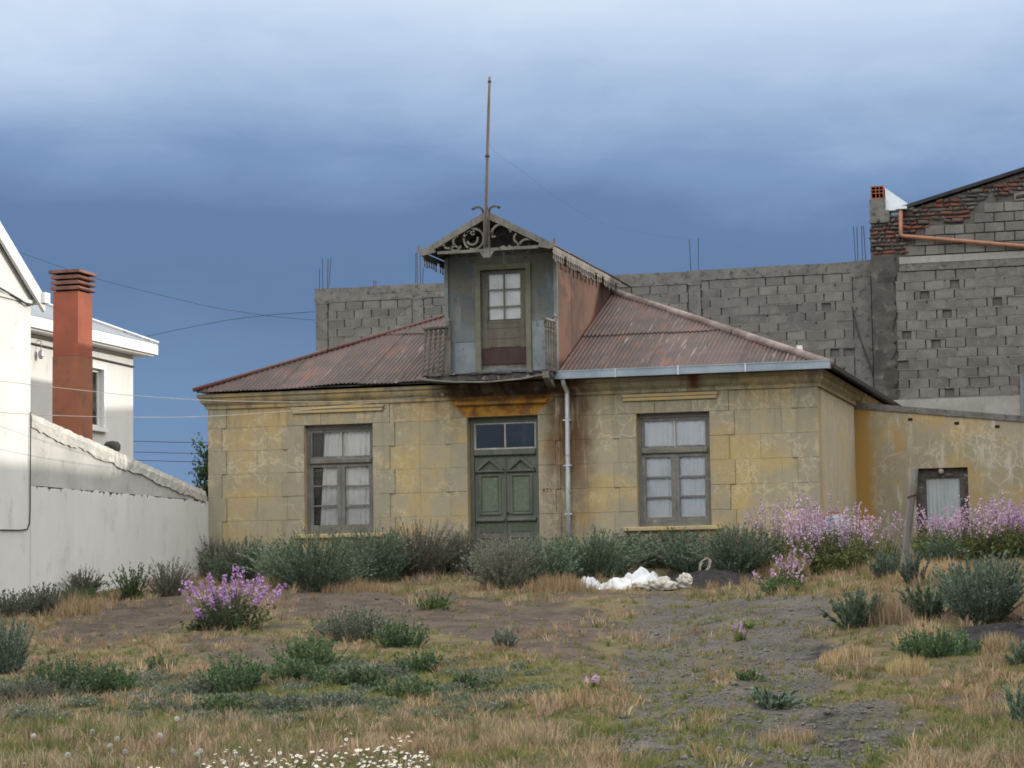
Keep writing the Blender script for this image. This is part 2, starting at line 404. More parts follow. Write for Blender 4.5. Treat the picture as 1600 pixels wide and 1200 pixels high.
def dormer_mat():
    g = G('faded_blue_grey_boarding', 0.85, 0.25)
    X, Y, Z = g.xyz()
    c = g.mix(g.mp(g.noise(1.8, 7, 0.65), 0.42, 0.58), (0.088, 0.102, 0.112), (0.115, 0.112, 0.090))
    low = g.mp(g.ma('ADD', Z, g.ma('MULTIPLY', g.noise(2.0, 5), 0.9)), 4.95, 4.45)
    c = g.mix(g.ma('MULTIPLY', low, 0.5), c, (0.165, 0.195, 0.215))
    c = g.mix(g.mp(g.noise(1.0, 7, 0.65, g.mapv(g.pos(), (7, 7, 0.9))), 0.53, 0.70, 0, 0.6), c, (0.21, 0.225, 0.23))
    c = g.mix(g.mp(g.noise(4.0, 8, 0.7), 0.55, 0.70, 0, 0.85), c, (0.080, 0.068, 0.050))
    c = g.mix(g.mp(g.noise(14.0, 8, 0.72), 0.52, 0.72, 0, 0.6), c, (0.060, 0.062, 0.060))
    g.color(c); g.bump(g.noise(35, 5, 0.6, g.mapv(g.pos(), (1, 1, 0.3))), 0.3, 0.008)
    return g.m
M['dormer'] = dormer_mat()
M['bluepost'] = simple('pale_blue_corner_board', (0.17, 0.20, 0.205), (0.135, 0.148, 0.145), 5.0, rough=0.85, bump=0.2)
M['maroon'] = simple('dark_maroon_board', (0.034, 0.019, 0.019), (0.052, 0.031, 0.029), 4.0, rough=0.75, bump=0.2)
M['curtain'] = simple('white_net_curtain', (0.82, 0.80, 0.76), (0.72, 0.71, 0.68), 3.0, rough=0.95, bump=0.0)
M['curtain_blue'] = simple('bluish_white_curtain', (0.74, 0.75, 0.75), (0.80, 0.80, 0.80), 2.0, rough=0.95, bump=0.0)
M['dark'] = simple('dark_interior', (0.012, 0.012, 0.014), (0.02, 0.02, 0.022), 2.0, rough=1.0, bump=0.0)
M['rotten'] = simple('rotten_dark_timber', (0.045, 0.040, 0.040), (0.10, 0.09, 0.088), 6.0, c3=(0.24, 0.22, 0.215), sc3=9, lo3=0.58, hi3=0.66, rough=0.95, bump=0.5, bsc=18, bd=0.02)
def glass(name, tintc=(0.96, 0.97, 0.98), dark=0.0):
    g = G(name)
    g.t.nodes.remove(g.b)
    tr = g.n('ShaderNodeBsdfTransparent'); tr.inputs[0].default_value = (*tintc, 1)
    gl = g.n('ShaderNodeBsdfGlossy'); gl.inputs['Roughness'].default_value = 0.0
    fr = g.n('ShaderNodeFresnel'); fr.inputs[0].default_value = 1.5
    mx = g.n('ShaderNodeMixShader'); g.l(g.ma('MULTIPLY', fr.outputs[0], 1.0), mx.inputs[0])
    g.l(tr.outputs[0], mx.inputs[1]); g.l(gl.outputs[0], mx.inputs[2])
    df = g.n('ShaderNodeBsdfDiffuse'); df.inputs[0].default_value = (0.3, 0.3, 0.29, 1)
    m2 = g.n('ShaderNodeMixShader'); g.l(g.mp(g.noise(3, 6, 0.6), 0.45, 0.8, 0.0, 0.08), m2.inputs[0])
    g.l(mx.outputs[0], m2.inputs[1]); g.l(df.outputs[0], m2.inputs[2])
    g.l(m2.outputs[0], g.out.inputs[0])
    return g.m
M['glass'] = glass('old_window_glass')
def block_mat():
    g = G('concrete_block', 0.95, 0.15)
    ov = g.obj()
    r = g.rnd()
    c = g.mix(g.mp(g.noise(2.0, 6, 0.6), 0.38, 0.62), (0.160, 0.155, 0.144), (0.118, 0.114, 0.106))
    c = g.hsv(c, va=g.mp(r, 0, 1, 0.86, 1.16))
    c = g.mix(g.mp(g.noise(7, 8, 0.7), 0.54, 0.70, 0, 0.6), c, (0.215, 0.207, 0.192))
    c = g.mix(g.mp(g.noise(34, 5, 0.7), 0.52, 0.72, 0, 0.55), c, (0.085, 0.082, 0.078))
    g.color(c)
    g.bump(g.ma('ADD', g.noise(38, 5, 0.65), g.ma('MULTIPLY', g.noise(9, 5), 0.7)), 0.6, 0.015)
    return g.m
M['block'] = block_mat()
M['mortar'] = simple('rough_mortar', (0.120, 0.116, 0.109), (0.175, 0.169, 0.158), 5.0, c3=(0.075, 0.072, 0.068), sc3=12, rough=1.0, bump=0.8, bsc=16, bd=0.02)
M['mortar_dark'] = simple('dark_wall_core', (0.085, 0.082, 0.078), (0.115, 0.111, 0.105), 5.0, rough=1.0, bump=0.5, bsc=16)
M['concrete'] = simple('cast_concrete', (0.120, 0.116, 0.108), (0.165, 0.159, 0.148), 3.2, c3=(0.070, 0.067, 0.062), sc3=8, lo3=0.50, hi3=0.66, rough=0.95, bump=0.8, bsc=20, bd=0.015)
M['concrete_pale'] = simple('pale_lintel_concrete', (0.24, 0.232, 0.22), (0.30, 0.292, 0.278), 2.5, c3=(0.20, 0.19, 0.18), sc3=7, rough=0.95, bump=0.4, bsc=22)
M['tar'] = simple('dark_tarred_render', (0.050, 0.046, 0.043), (0.082, 0.076, 0.071), 3.0, c3=(0.130, 0.122, 0.112), sc3=6, lo3=0.54, hi3=0.7, rough=0.95, bump=0.6, bsc=14, bd=0.02)
M['brick'] = simple('broken_red_brick', (0.17, 0.072, 0.05), (0.11, 0.088, 0.075), 3.2, c3=(0.075, 0.062, 0.055), sc3=6, lo3=0.5, hi3=0.62, rough=0.95, bump=0.5, bsc=24)
M['terracotta'] = simple('hollow_terracotta', (0.28, 0.10, 0.055), (0.20, 0.075, 0.045), 5.0, rough=0.9, bump=0.3)
M['copper'] = simple('copper_coloured_pipe', (0.30, 0.135, 0.08), (0.24, 0.11, 0.068), 4.0, rough=0.5, bump=0.06, spec=0.4)
M['flash'] = simple('pale_flashing', (0.60, 0.66, 0.70), (0.52, 0.58, 0.63), 2.0, rough=0.5, bump=0.05)
M['black_edge'] = simple('black_roof_edge', (0.02, 0.02, 0.022), (0.035, 0.034, 0.034), 4.0, rough=0.8, bump=0.2)
M['steel'] = simple('rusty_rebar', (0.065, 0.038, 0.030), (0.045, 0.032, 0.028), 8.0, rough=0.85, bump=0.2)
M['white'] = simple('white_wall_paint', (0.60, 0.596, 0.578), (0.55, 0.546, 0.53), 1.2, c3=(0.44, 0.43, 0.408), sc3=3.5, lo3=0.53, hi3=0.76, rough=0.9, bump=0.12, bsc=30, stretch=(1, 1, 0.5))
M['whitetrim'] = simple('white_trim_paint', (0.70, 0.70, 0.70), (0.65, 0.655, 0.66), 2.0, rough=0.6, bump=0.05)
M['greyrender'] = simple('raw_grey_render', (0.36, 0.36, 0.34), (0.44, 0.44, 0.42), 1.6, c3=(0.29, 0.285, 0.265), sc3=5, rough=0.95, bump=0.35, bsc=20)
M['coping'] = simple('crumbly_lime_coping', (0.52, 0.51, 0.48), (0.40, 0.39, 0.36), 4.0, c3=(0.30, 0.29, 0.265), sc3=9, rough=1.0, bump=0.8, bsc=14, bd=0.03)
M['slate'] = simple('blue_grey_roofing', (0.125, 0.145, 0.165), (0.16, 0.18, 0.20), 3.0, rough=0.6, bump=0.1)
M['chimney'] = simple('brick_red_paint', (0.275, 0.078, 0.045), (0.225, 0.068, 0.042), 2.0, c3=(0.17, 0.066, 0.045), sc3=5, rough=0.85, bump=0.15)
M['chimney_low'] = simple('faded_brown_paint', (0.27, 0.105, 0.058), (0.215, 0.085, 0.050), 2.0, c3=(0.165, 0.075, 0.05), sc3=4, rough=0.85, bump=0.15)
M['cap_clay'] = simple('clay_cap_slab', (0.20, 0.090, 0.066), (0.12, 0.062, 0.05), 5.0, rough=0.9, bump=0.3)
M['cable_dark'] = simple('dark_cable', (0.03, 0.03, 0.033), (0.045, 0.045, 0.048), 5.0, rough=0.7, bump=0.0)
M['cable_white'] = simple('white_service_cable', (0.29, 0.275, 0.255), (0.24, 0.23, 0.215), 5.0, rough=0.6, bump=0.0)
M['polewood'] = simple('grey_brown_pole', (0.105, 0.088, 0.080), (0.15, 0.125, 0.112), 3.0, stretch=(2, 2, 0.4), rough=0.85, bump=0.3)
M['rail'] = simple('dark_weathered_rail', (0.082, 0.077, 0.068), (0.125, 0.118, 0.104), 5.0, c3=(0.05, 0.047, 0.042), sc3=11, rough=0.85, bump=0.3)
M['doorwood'] = simple('brown_grey_door_paint', (0.088, 0.080, 0.062), (0.120, 0.110, 0.088), 4.0, c3=(0.055, 0.048, 0.040), sc3=9, stretch=(1.5, 1.5, .5), rough=0.8, bump=0.25)
M['post'] = simple('silvered_post', (0.145, 0.135, 0.130), (0.200, 0.188, 0.178), 4.0, c3=(0.12, 0.112, 0.105), sc3=9, stretch=(3, 3, 0.5), rough=0.9, bump=0.5, bsc=24)
M['plastic'] = simple('white_plastic_sheet', (0.56, 0.575, 0.60), (0.44, 0.455, 0.48), 7.0, rough=0.45, bump=0.25, bsc=10, bd=0.03, spec=0.5)
M['sackcloth'] = simple('dirty_cream_sacking', (0.46, 0.44, 0.40), (0.35, 0.33, 0.29), 6.0, rough=0.85, bump=0.4, bsc=16, bd=0.02)
M['rope'] = simple('pale_hemp', (0.30, 0.27, 0.225), (0.19, 0.17, 0.14), 14.0, rough=0.95, bump=0.5, bsc=40)
M['soilheap'] = simple('black_soil', (0.014, 0.013, 0.015), (0.024, 0.022, 0.024), 9.0, c3=(0.06, 0.056, 0.056), sc3=24, lo3=0.62, hi3=0.7, rough=1.0, bump=0.9, bsc=22, bd=0.04)
def leaf_mat(name, sat=1.0, trans=0.25, rough=0.65):
    g = G(name, rough, 0.25)
    a = g.n('ShaderNodeAttribute', attribute_name='tint')
    c = g.hsv(a.outputs['Color'], va=g.mp(g.rnd(), 0, 1, 0.80, 1.2), h=g.mp(g.ma('FRACT', g.ma('MULTIPLY', g.rnd(), 7.31)), 0, 1, 0.485, 0.51), sa=sat)
    g.color(c)
    tl = g.n('ShaderNodeBsdfTranslucent'); g.l(c, tl.inputs[0])
    mx = g.n('ShaderNodeMixShader'); mx.inputs[0].default_value = trans
    g.l(g.b.outputs[0], mx.inputs[1]); g.l(tl.outputs[0], mx.inputs[2]); g.l(mx.outputs[0], g.out.inputs[0])
    return g.m
M['leaf'] = leaf_mat('leaf')
M['blade'] = leaf_mat('grass_blade', trans=0.3, rough=0.8)
M['petal'] = leaf_mat('petal', trans=0.35, rough=0.7)
M['annex_panel'] = simple('blue_grey_ribbed_panel', (0.33, 0.37, 0.395), (0.40, 0.44, 0.46), 3.0, stretch=(3, 3, .4), rough=0.8, bump=0.1)
M['cover'] = simple('pale_blue_cover_panel', (0.150, 0.180, 0.200), (0.195, 0.225, 0.240), 4.0, c3=(0.105, 0.115, 0.115), sc3=7, rough=0.85, bump=0.2)
M['number'] = simple('faded_number_paint', (0.055, 0.045, 0.035), (0.09, 0.072, 0.055), 30.0)
M['bark'] = simple('brown_stem', (0.075, 0.06, 0.048), (0.12, 0.10, 0.08), 8.0, rough=0.9, bump=0.2)
M['stone_bit'] = simple('gravel_stone', (0.135, 0.126, 0.118), (0.075, 0.071, 0.068), 30.0, lo=0.4, hi=0.6, rough=0.95, bump=0.3)

def rubble_mat():
    g = G('broken_brick_rubble', 0.95, 0.15)
    a = g.n('ShaderNodeAttribute', attribute_name='tint')
    c = g.mix(g.mp(g.noise(22, 6, 0.7), 0.5, 0.7, 0, 0.6), a.outputs['Color'], (0.075, 0.068, 0.062))
    g.color(c); g.bump(g.noise(30, 5, 0.65), 0.6, 0.015)
    return g.m
M['rubble'] = rubble_mat()

# ------------------------------------------------------------------ terrain
def ghill(u, v):
    u = np.asarray(u, dtype=float); v = np.asarray(v, dtype=float)
    s = np.clip(v, -27, 2)
    z = 0.05 + 0.0735 * s
    z = z + 0.22 * np.exp(-((u - 13.6) ** 2 / 5 + (v + 7.5) ** 2 / 14))
    z = z + 0.10 * np.exp(-((u - 3.5) ** 2 / 9 + (v + 5.5) ** 2 / 6))
    z = z - 0.06 * np.exp(-((u - 10.6) ** 2 / 2.2)) * np.clip((-1 - v) / 2, 0, 1)
    return z
def hsh(i, j, s):
    h = (i * 374761393 + j * 668265263 + s * 974634577) & 0xffffffff
    h = ((h ^ (h >> 13)) * 1274126177) & 0xffffffff
    return ((h ^ (h >> 16)) & 0xffff) / 65535.0
def vnoise(x, y, s=0):
    xi = np.floor(x).astype(np.int64); yi = np.floor(y).astype(np.int64)
    fx = x - xi; fy = y - yi
    fx = fx * fx * (3 - 2 * fx); fy = fy * fy * (3 - 2 * fy)
    a = hsh(xi, yi, s); b = hsh(xi + 1, yi, s); c = hsh(xi, yi + 1, s); d = hsh(xi + 1, yi + 1, s)
    return (a * (1 - fx) + b * fx) * (1 - fy) + (c * (1 - fx) + d * fx) * fy
def fbm(x, y, s=0, o=4):
    t = 0; a = 0.5
    for k in range(o):
        t = t + a * vnoise(x * 2 ** k + 13.7 * k, y * 2 ** k - 7.3 * k, s + k); a *= 0.5
    return t / (1 - 0.5 ** o)
def sdf(poly, u, v):
    P = np.array(poly, dtype=float); n = len(P)
    d = np.full(u.shape, 1e9); ins = np.zeros(u.shape, dtype=bool)
    for i in range(n):
        a = P[i]; b = P[(i + 1) % n]; e = b - a
        t = np.clip(((u - a[0]) * e[0] + (v - a[1]) * e[1]) / (e @ e), 0, 1)
        d = np.minimum(d, np.hypot(u - a[0] - e[0] * t, v - a[1] - e[1] * t))
        c = (a[1] > v) != (b[1] > v)
        xx = a[0] + (v - a[1]) / (b[1] - a[1] + 1e-12) * e[0]
        ins ^= c & (u < xx)
    return np.where(ins, d, -d)
DRIVE = [(12.75, -24.5), (12.71, -22.48), (11.88, -19.49), (11.06, -15.78), (10.07, -10.83), (9.16, -6.58), (9.61, -5.93), (11.03, -7.19), (12.14, -8.29), (12.74, -10.81), (13.11, -13.97), (13.64, -16.92), (14.38, -19.72), (15.04, -22.44), (15.3, -24.5)]
TRK1 = [(13.0, -24.0), (12.1, -18.65), (10.94, -12.5), (9.95, -7.08)]
TRK2 = [(14.4, -24.0), (13.53, -18.87), (12.59, -13.23), (11.99, -8.95)]
SOIL = [[(2.19, -10.88), (1.15, -7.09), (2.32, -6.03), (3.84, -8.86), (4.44, -12.79), (4.0, -13.9)],
        [(4.99, -9.42), (3.81, -6.18), (5.74, -5.74), (8.68, -7.75), (9.91, -9.99), (10.84, -15.12), (9.64, -14.27), (8.05, -11.51), (6.9, -10.54)],
        [(5.12, -12.44), (6.41, -12.59), (7.69, -15.5), (6.92, -16.08)]]
BLACK = [[(8.54, -2.81), (8.61, -0.72), (9.77, -1.79), (10.4, -4.46), (9.95, -5.31), (9.18, -4.81)],
         [(12.43, -11.6), (12.95, -11.2), (13.2, -13.99), (13.5, -16.92), (13.0, -16.89)],
         [(14.19, -12.83), (14.84, -11.3), (15.4, -14.1), (14.65, -15.03)],
         [(13.36, -20.12), (13.61, -17.92), (14.5, -20.11), (14.79, -22.9), (13.94, -22.9)]]
GREENF = [(7.2, -18.6), (8.86, -14.08), (10.56, -14.8), (11.5, -18.06), (10.61, -19.9), (8.0, -20.3)]
def sm(x, a, b):
    t = np.clip((x - a) / (b - a), 0, 1); return t * t * (3 - 2 * t)
def pdist(line, u, v):
    P = np.array(line); d = np.full(np.shape(u), 1e9)
    for i in range(len(P) - 1):
        a = P[i]; e = P[i + 1] - a
        t = np.clip(((u - a[0]) * e[0] + (v - a[1]) * e[1]) / (e @ e), 0, 1)
        d = np.minimum(d, np.hypot(u - a[0] - e[0] * t, v - a[1] - e[1] * t))
    return d
def masks(u, v):
    n = (fbm(u * 1.1, v * 0.7, 5) - 0.5) * 2
    n2 = (fbm(u * 3.5, v * 2.6, 9) - 0.5) * 2
    w = n * 0.7 + n2 * 0.35
    dr = sm(sdf(DRIVE, u, v) + w * 0.55, -0.35, 0.35)
    tr = np.maximum(sm(pdist(TRK1, u, v) + n2 * 0.3, 0.75, 0.25), sm(pdist(TRK2, u, v) + n2 * 0.3, 0.75, 0.25))
    gravel = dr * np.clip(0.72 + 0.42 * tr + 0.60 * n, 0, 1)
    soil = 0 * u
    for p in SOIL:
        soil = np.maximum(soil, sm(sdf(p, u, v) + w * 0.7, -0.35, 0.45))
    soil = np.maximum(soil, 0.8 * sm(n + 0.3 * n2, 0.18, 0.5) * (v < -6))
    black = 0 * u
    for p, k in zip(BLACK, (1.0, 0.6, 0.9, 0.42)):
        black = np.maximum(black, k * sm(sdf(p, u, v) + w * 0.7, -0.35, 0.45))
    green = sm(sdf(GREENF, u, v) + w, -0.8, 0.8)
    return gravel, soil, black, green, n, n2
def gz(u, v):
    u = np.asarray(u, dtype=float); v = np.asarray(v, dtype=float)
    b = (fbm(u * 0.9, v * 0.9, 21) - 0.5) * 0.16 * np.clip((-v - 0.5) / 3, 0, 1)
    m = (fbm(u * 4, v * 4, 31) - 0.5) * 0.05
    r = -0.05 * np.maximum(sm(pdist(TRK1, u, v), 0.7, 0.1), sm(pdist(TRK2, u, v), 0.7, 0.1))
    return ghill(u, v) + (b + m) * (np.abs(u - 7) < 14) + r
def gzs(u, v): return float(gz(np.array([u]), np.array([v]))[0])
gx = np.concatenate([[-3000, -800, -250, -80, -30, -12, -6], np.arange(-3, 19.01, 0.11), [24, 40, 100, 300, 900, 3000]])
gy = np.concatenate([[-3000, -700, -200, -80, -45, -34], np.arange(-29, 3.01, 0.13), [8, 18, 40, 100, 300, 900, 3000]])
GX, GY = np.meshgrid(gx, gy)
GZ = gz(GX, GY)
nx, ny = len(gx), len(gy)
idx = np.arange(nx * ny).reshape(ny, nx)
quads = np.stack([idx[:-1, :-1], idx[:-1, 1:], idx[1:, 1:], idx[1:, :-1]], -1).reshape(-1, 4)
mk = masks(GX, GY)
VV = np.stack([GX, GY, GZ], -1).reshape(-1, 3)
MK = np.stack([mk[0], mk[1], mk[2], mk[3]], -1).reshape(-1, 4)
def ground_mat():
    g = G('lot_ground', 1.0, 0.1)
    a = g.n('ShaderNodeAttribute', attribute_name='tint')
    s = g.n('ShaderNodeSeparateColor'); g.l(a.outputs['Color'], s.inputs[0])
    gr, so, bl, gn = s.outputs[0], s.outputs[1], s.outputs[2], a.outputs['Alpha']
    thatch = g.mix(g.mp(g.noise(2.6, 8, 0.7), 0.42, 0.60), (0.150, 0.122, 0.068), (0.092, 0.080, 0.048))
    thatch = g.mix(g.mp(g.noise(18, 6, 0.7), 0.45, 0.7, 0, 0.8), thatch, (0.085, 0.068, 0.048))
    thatch = g.mix(g.mp(g.noise(2.4, 6, 0.65), 0.56, 0.68, 0, 0.7), thatch, (0.115, 0.110, 0.045))
    thatch = g.mix(g.ma('MULTIPLY', gn, 0.75), thatch, (0.105, 0.105, 0.043))
    soil = g.mix(g.mp(g.noise(2.4, 8, 0.7), 0.42, 0.60), (0.102, 0.080, 0.062), (0.062, 0.050, 0.043))
    soil = g.mix(g.mp(g.noise(24, 6, 0.7), 0.52, 0.72, 0, 0.7), soil, (0.17, 0.135, 0.10))
    v = g.vor(46)
    grav = g.mix(g.mp(g.noise(1.4, 7, 0.65), 0.38, 0.62), (0.100, 0.093, 0.085), (0.062, 0.057, 0.052))
    cs = g.n('ShaderNodeSeparateColor'); g.l(v.outputs['Color'], cs.inputs[0])
    grav = g.mix(g.mp(cs.outputs[0], 0.5, 1.0, 0, 0.6), grav, (0.155, 0.142, 0.128))
    grav = g.mix(g.mp(g.noise(4.0, 7, 0.7), 0.51, 0.62, 0, 0.7), grav, (0.090, 0.085, 0.044))
    black = g.mix(g.mp(g.noise(9, 6, 0.7), 0.5, 0.7), (0.020, 0.019, 0.020), (0.044, 0.040, 0.038))
    n = g.ma('MULTIPLY', g.ma('SUBTRACT', g.noise(6, 7, 0.7), 0.5), 1.1)
    def th(x): return g.mp(g.ma('ADD', x, n), 0.30, 0.62)
    c = g.mix(th(so), thatch, soil); c = g.mix(th(gr), c, grav); c = g.mix(th(bl), c, black)
    g.color(c)
    h = g.ma('ADD', g.ma('MULTIPLY', v.outputs['Distance'], -0.5), g.noise(30, 6, 0.7))
    g.bump(h, 0.8, 0.03)
    return g.m
M['ground'] = ground_mat()
def part_of_ground(name, sel):
    F = quads[sel]; used = np.unique(F); remap = np.full(nx * ny, -1); remap[used] = np.arange(len(used))
    o = np_mesh(name, VV[used], remap[F], M['ground'], tint=MK[used], smooth=True)
    o['kind'] = 'structure'
    return o
fm = (MK[quads][:, :, 0].mean(1) + MK[quads][:, :, 0].max(1)) / 2
dsel = (sdf(DRIVE, GX, GY).reshape(-1)[quads].mean(1) + 0.2 * (fbm(GX * 1.6, GY * 1.6, 77).reshape(-1)[quads].mean(1) - .5) * 4) > 0
part_of_ground('ground', ~dsel)
part_of_ground('driveway', dsel)

# ------------------------------------------------------------------ house
L = 10.87; WT = 3.03
house = thing('house', (5.43, 0, 0), 'abandoned single-storey yellow plastered house with rusty hipped roof, balcony dormer and flagpole', 'house')
OP = [(1.82, 0.73, 3.09, 2.635), (4.81, 0.02, 6.07, 2.675), (7.79, 0.73, 9.04, 2.635)]   # openings u0,z0,u1,z1
def wall_grid(b, u0, u1, z0, z1, ops, y0, y1):
    us = sorted({u0, u1, *[q for o in ops for q in (o[0], o[2])]}); zs = sorted({z0, z1, *[q for o in ops for q in (o[1], o[3])]})
    for i in range(len(us) - 1):
        for j in range(len(zs) - 1):
            cu, cz = (us[i] + us[i + 1]) / 2, (zs[j] + zs[j + 1]) / 2
            if any(o[0] < cu < o[2] and o[1] < cz < o[3] for o in ops): continue
            for y, fl in ((y0, False), (y1, True)):
                q = [(us[i], y, zs[j]), (us[i + 1], y, zs[j]), (us[i + 1], y, zs[j + 1]), (us[i], y, zs[j + 1])]
                b.add(q, [(3, 2, 1, 0) if fl else (0, 1, 2, 3)])
    def ring(a, c, d, e, inward):
        p = [(a, c), (d, c), (d, e), (a, e)]
        for k in range(4):
            q0, q1 = p[k], p[(k + 1) % 4]
            f = [(q0[0], y0, q0[1]), (q1[0], y0, q1[1]), (q1[0], y1, q1[1]), (q0[0], y1, q0[1])]
            b.add(f, [(0, 1, 2, 3) if inward else (3, 2, 1, 0)])
    ring(u0, z0, u1, z1, False)
    for o in ops: ring(*o, True)
b = MB(); wall_grid(b, 0.0, L, -0.8, 3.22, OP, 0.0, 0.32)
wall = b.build('wall', M['joint'], house, fix=False)
b = MB(); b.box(L - 0.32, 0.325, -0.8, L, 10.0, 3.22); b.box(0.0, 0.325, -0.8, 0.32, 10.0, 3.22); b.box(0.325, 9.68, -0.8, L - 0.325, 10.0, 3.22)
b.build('side_wall', M['plaster_side'], house)
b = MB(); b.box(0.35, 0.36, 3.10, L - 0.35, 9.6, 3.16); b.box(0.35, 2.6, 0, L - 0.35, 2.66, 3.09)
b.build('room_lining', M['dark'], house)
# ashlar blocks and quoins, each a piece on the wall
ZC = [3.02, 2.635, 2.225, 1.815, 1.40, 0.985, 0.57, 0.155, -0.26]
def stone(u0, u1, z0, z1, d, g=0.0020):
    bb = MB(); at = Vector(((u0 + u1) / 2, 0, (z0 + z1) / 2))
    bb.box(u0 + g, -d, z0 + g, u1 - g, 0.004, z1 - g, ch=0.004, jit=0.003)
    me = bb.mesh('stone_block', M['plaster_grey'] if d == Q else M['plaster'], at)
    o = bpy.data.objects.new('stone_block', me)
    finish(o, wall, at)
Q = 0.026; D1 = 0.007
for k in range(len(ZC) - 1):
    z1, z0 = ZC[k], ZC[k + 1]
    odd = k % 2
    t = 0.09 if odd == 0 else 0.0
    stone(0.0, 0.26 + t, z0, z1, Q)                               # left corner
    stone(10.42 + (0.09 - t), L, z0, z1, Q)                       # right corner
    def panel(a, c, sh):
        n = max(1, round((c - a) / 0.62)); w = (c - a) / n
        cuts = [a] + [a + w * (i + (0.5 if sh else 0.0)) for i in range(0 if sh else 1, n)] + [c]
        for p, q in zip(cuts, cuts[1:]):
            if q - p > 0.05: stone(p, q, z0, z1, D1 + R.uniform(-0.0015, 0.0015), 0.0018)
    panel(0.26 + t, 1.41 + t, odd); panel(3.49 - t, 4.41 + t, odd); panel(6.46 - t, 7.39 + t, odd); panel(9.46 - t, 10.42 + (0.09 - t), odd)
    e0, e1 = 1.41 + t, 3.49 - t; f0, f1 = 4.41 + t, 6.46 - t; h0, h1 = 7.39 + t, 9.46 - t
    if k == 0:      # lintel course
        for a, c in ((e0, e1), (h0, h1)):
            w = (c - a) / 3
            for i in range(3): stone(a + w * i, a + w * (i + 1), z0, z1, Q)
        stone(f0, 4.95, 2.675, z1, Q); stone(4.95, 5.93, 2.675, z1, Q); stone(5.93, f1, 2.675, z1, Q)
    elif z1 > 0.80:
        zz = max(z0, 0.73)
        stone(e0, 1.82, z0 if z0 > .6 else .57, z1, Q); stone(3.09, e1, z0 if z0 > .6 else .57, z1, Q)
        stone(h0, 7.79, z0, z1, Q); stone(9.04, h1, z0, z1, Q)
    if z1 < 0.80:
        zt = min(z1, 0.66)
        panel2 = [(e0, e1), (h0, h1)]
        for a, c in panel2:
            for i in range(3): stone(a + (c - a) / 3 * i, a + (c - a) / 3 * (i + 1), z0, z1, D1, 0.0026)
    if k > 0:
        stone(f0, 4.81, z0, z1 if k > 1 else 2.675, Q); stone(6.07, f1, z0, z1 if k > 1 else 2.675, Q)
# eaves cornice: profile run along the front and the two sides
prof = [(0.0, 2.98), (0.050, 2.98), (0.055, 3.03), (0.075, 3.05), (0.125, 3.09), (0.15, 3.13), (0.152, 3.165), (0.195, 3.18), (0.20, 3.235), (0.0, 3.235)]
b = MB()
vs = []
for (x, sx, yf) in ((0.0, -1, 10.0), (0.0, -1, None), (L, 1, None), (L, 1, 10.0)):
    for d, z in prof:
        vs.append((x + sx * d * 0.75, (-d if yf is None else yf), z))
n = len(prof); fs = []
for s_ in range(3):
    for i in range(n - 1):
        fs.append((s_ * n + i, s_ * n + i + 1, (s_ + 1) * n + i + 1, (s_ + 1) * n + i))
b.add(vs, fs); b.build('cornice', M['plaster'], house)
for a, c, cat in ((1.60, 3.31, 0), (7.55, 9.20, 1)):
    bb = MB(); bb.box(a, -0.085, 2.905, c, -0.043, 2.955, ch=0.01); bb.box(a + 0.02, -0.066, 2.845, c - 0.02, -0.0435, 2.904, ch=0.008)
    bb.build('lintel_moulding', M['moulding'], house)
bb = MB(); bb.box(4.62, -0.115, 2.875, 6.25, -0.043, 2.935, ch=0.012); bb.build('lintel_moulding', M['plaster'], house)
for a, c in ((1.62, 3.28), (7.55, 9.26)):
    bb = MB(); bb.box(a, -0.10, 0.655, c, -0.001, 0.728, ch=0.012); bb.build('sill', M['moulding'], house)
# house number painted beside the door
cu = bpy.data.curves.new('house_number', 'FONT'); cu.body = '421'; cu.size = 0.098; cu.extrude = 0.002; cu.space_character = 1.25
cu.materials.append(M['number'])
tmp_ = bpy.data.objects.new('house_number_curve', cu); col.objects.link(tmp_); bpy.context.view_layer.update()
hm = bpy.data.meshes.new_from_object(tmp_.evaluated_get(bpy.context.evaluated_depsgraph_get())); bpy.data.objects.remove(tmp_)
ho = bpy.data.objects.new('house_number', hm); finish(ho, house, Vector((6.135, -0.0285, 1.352))); ho.rotation_euler = (rad(90), 0, 0)

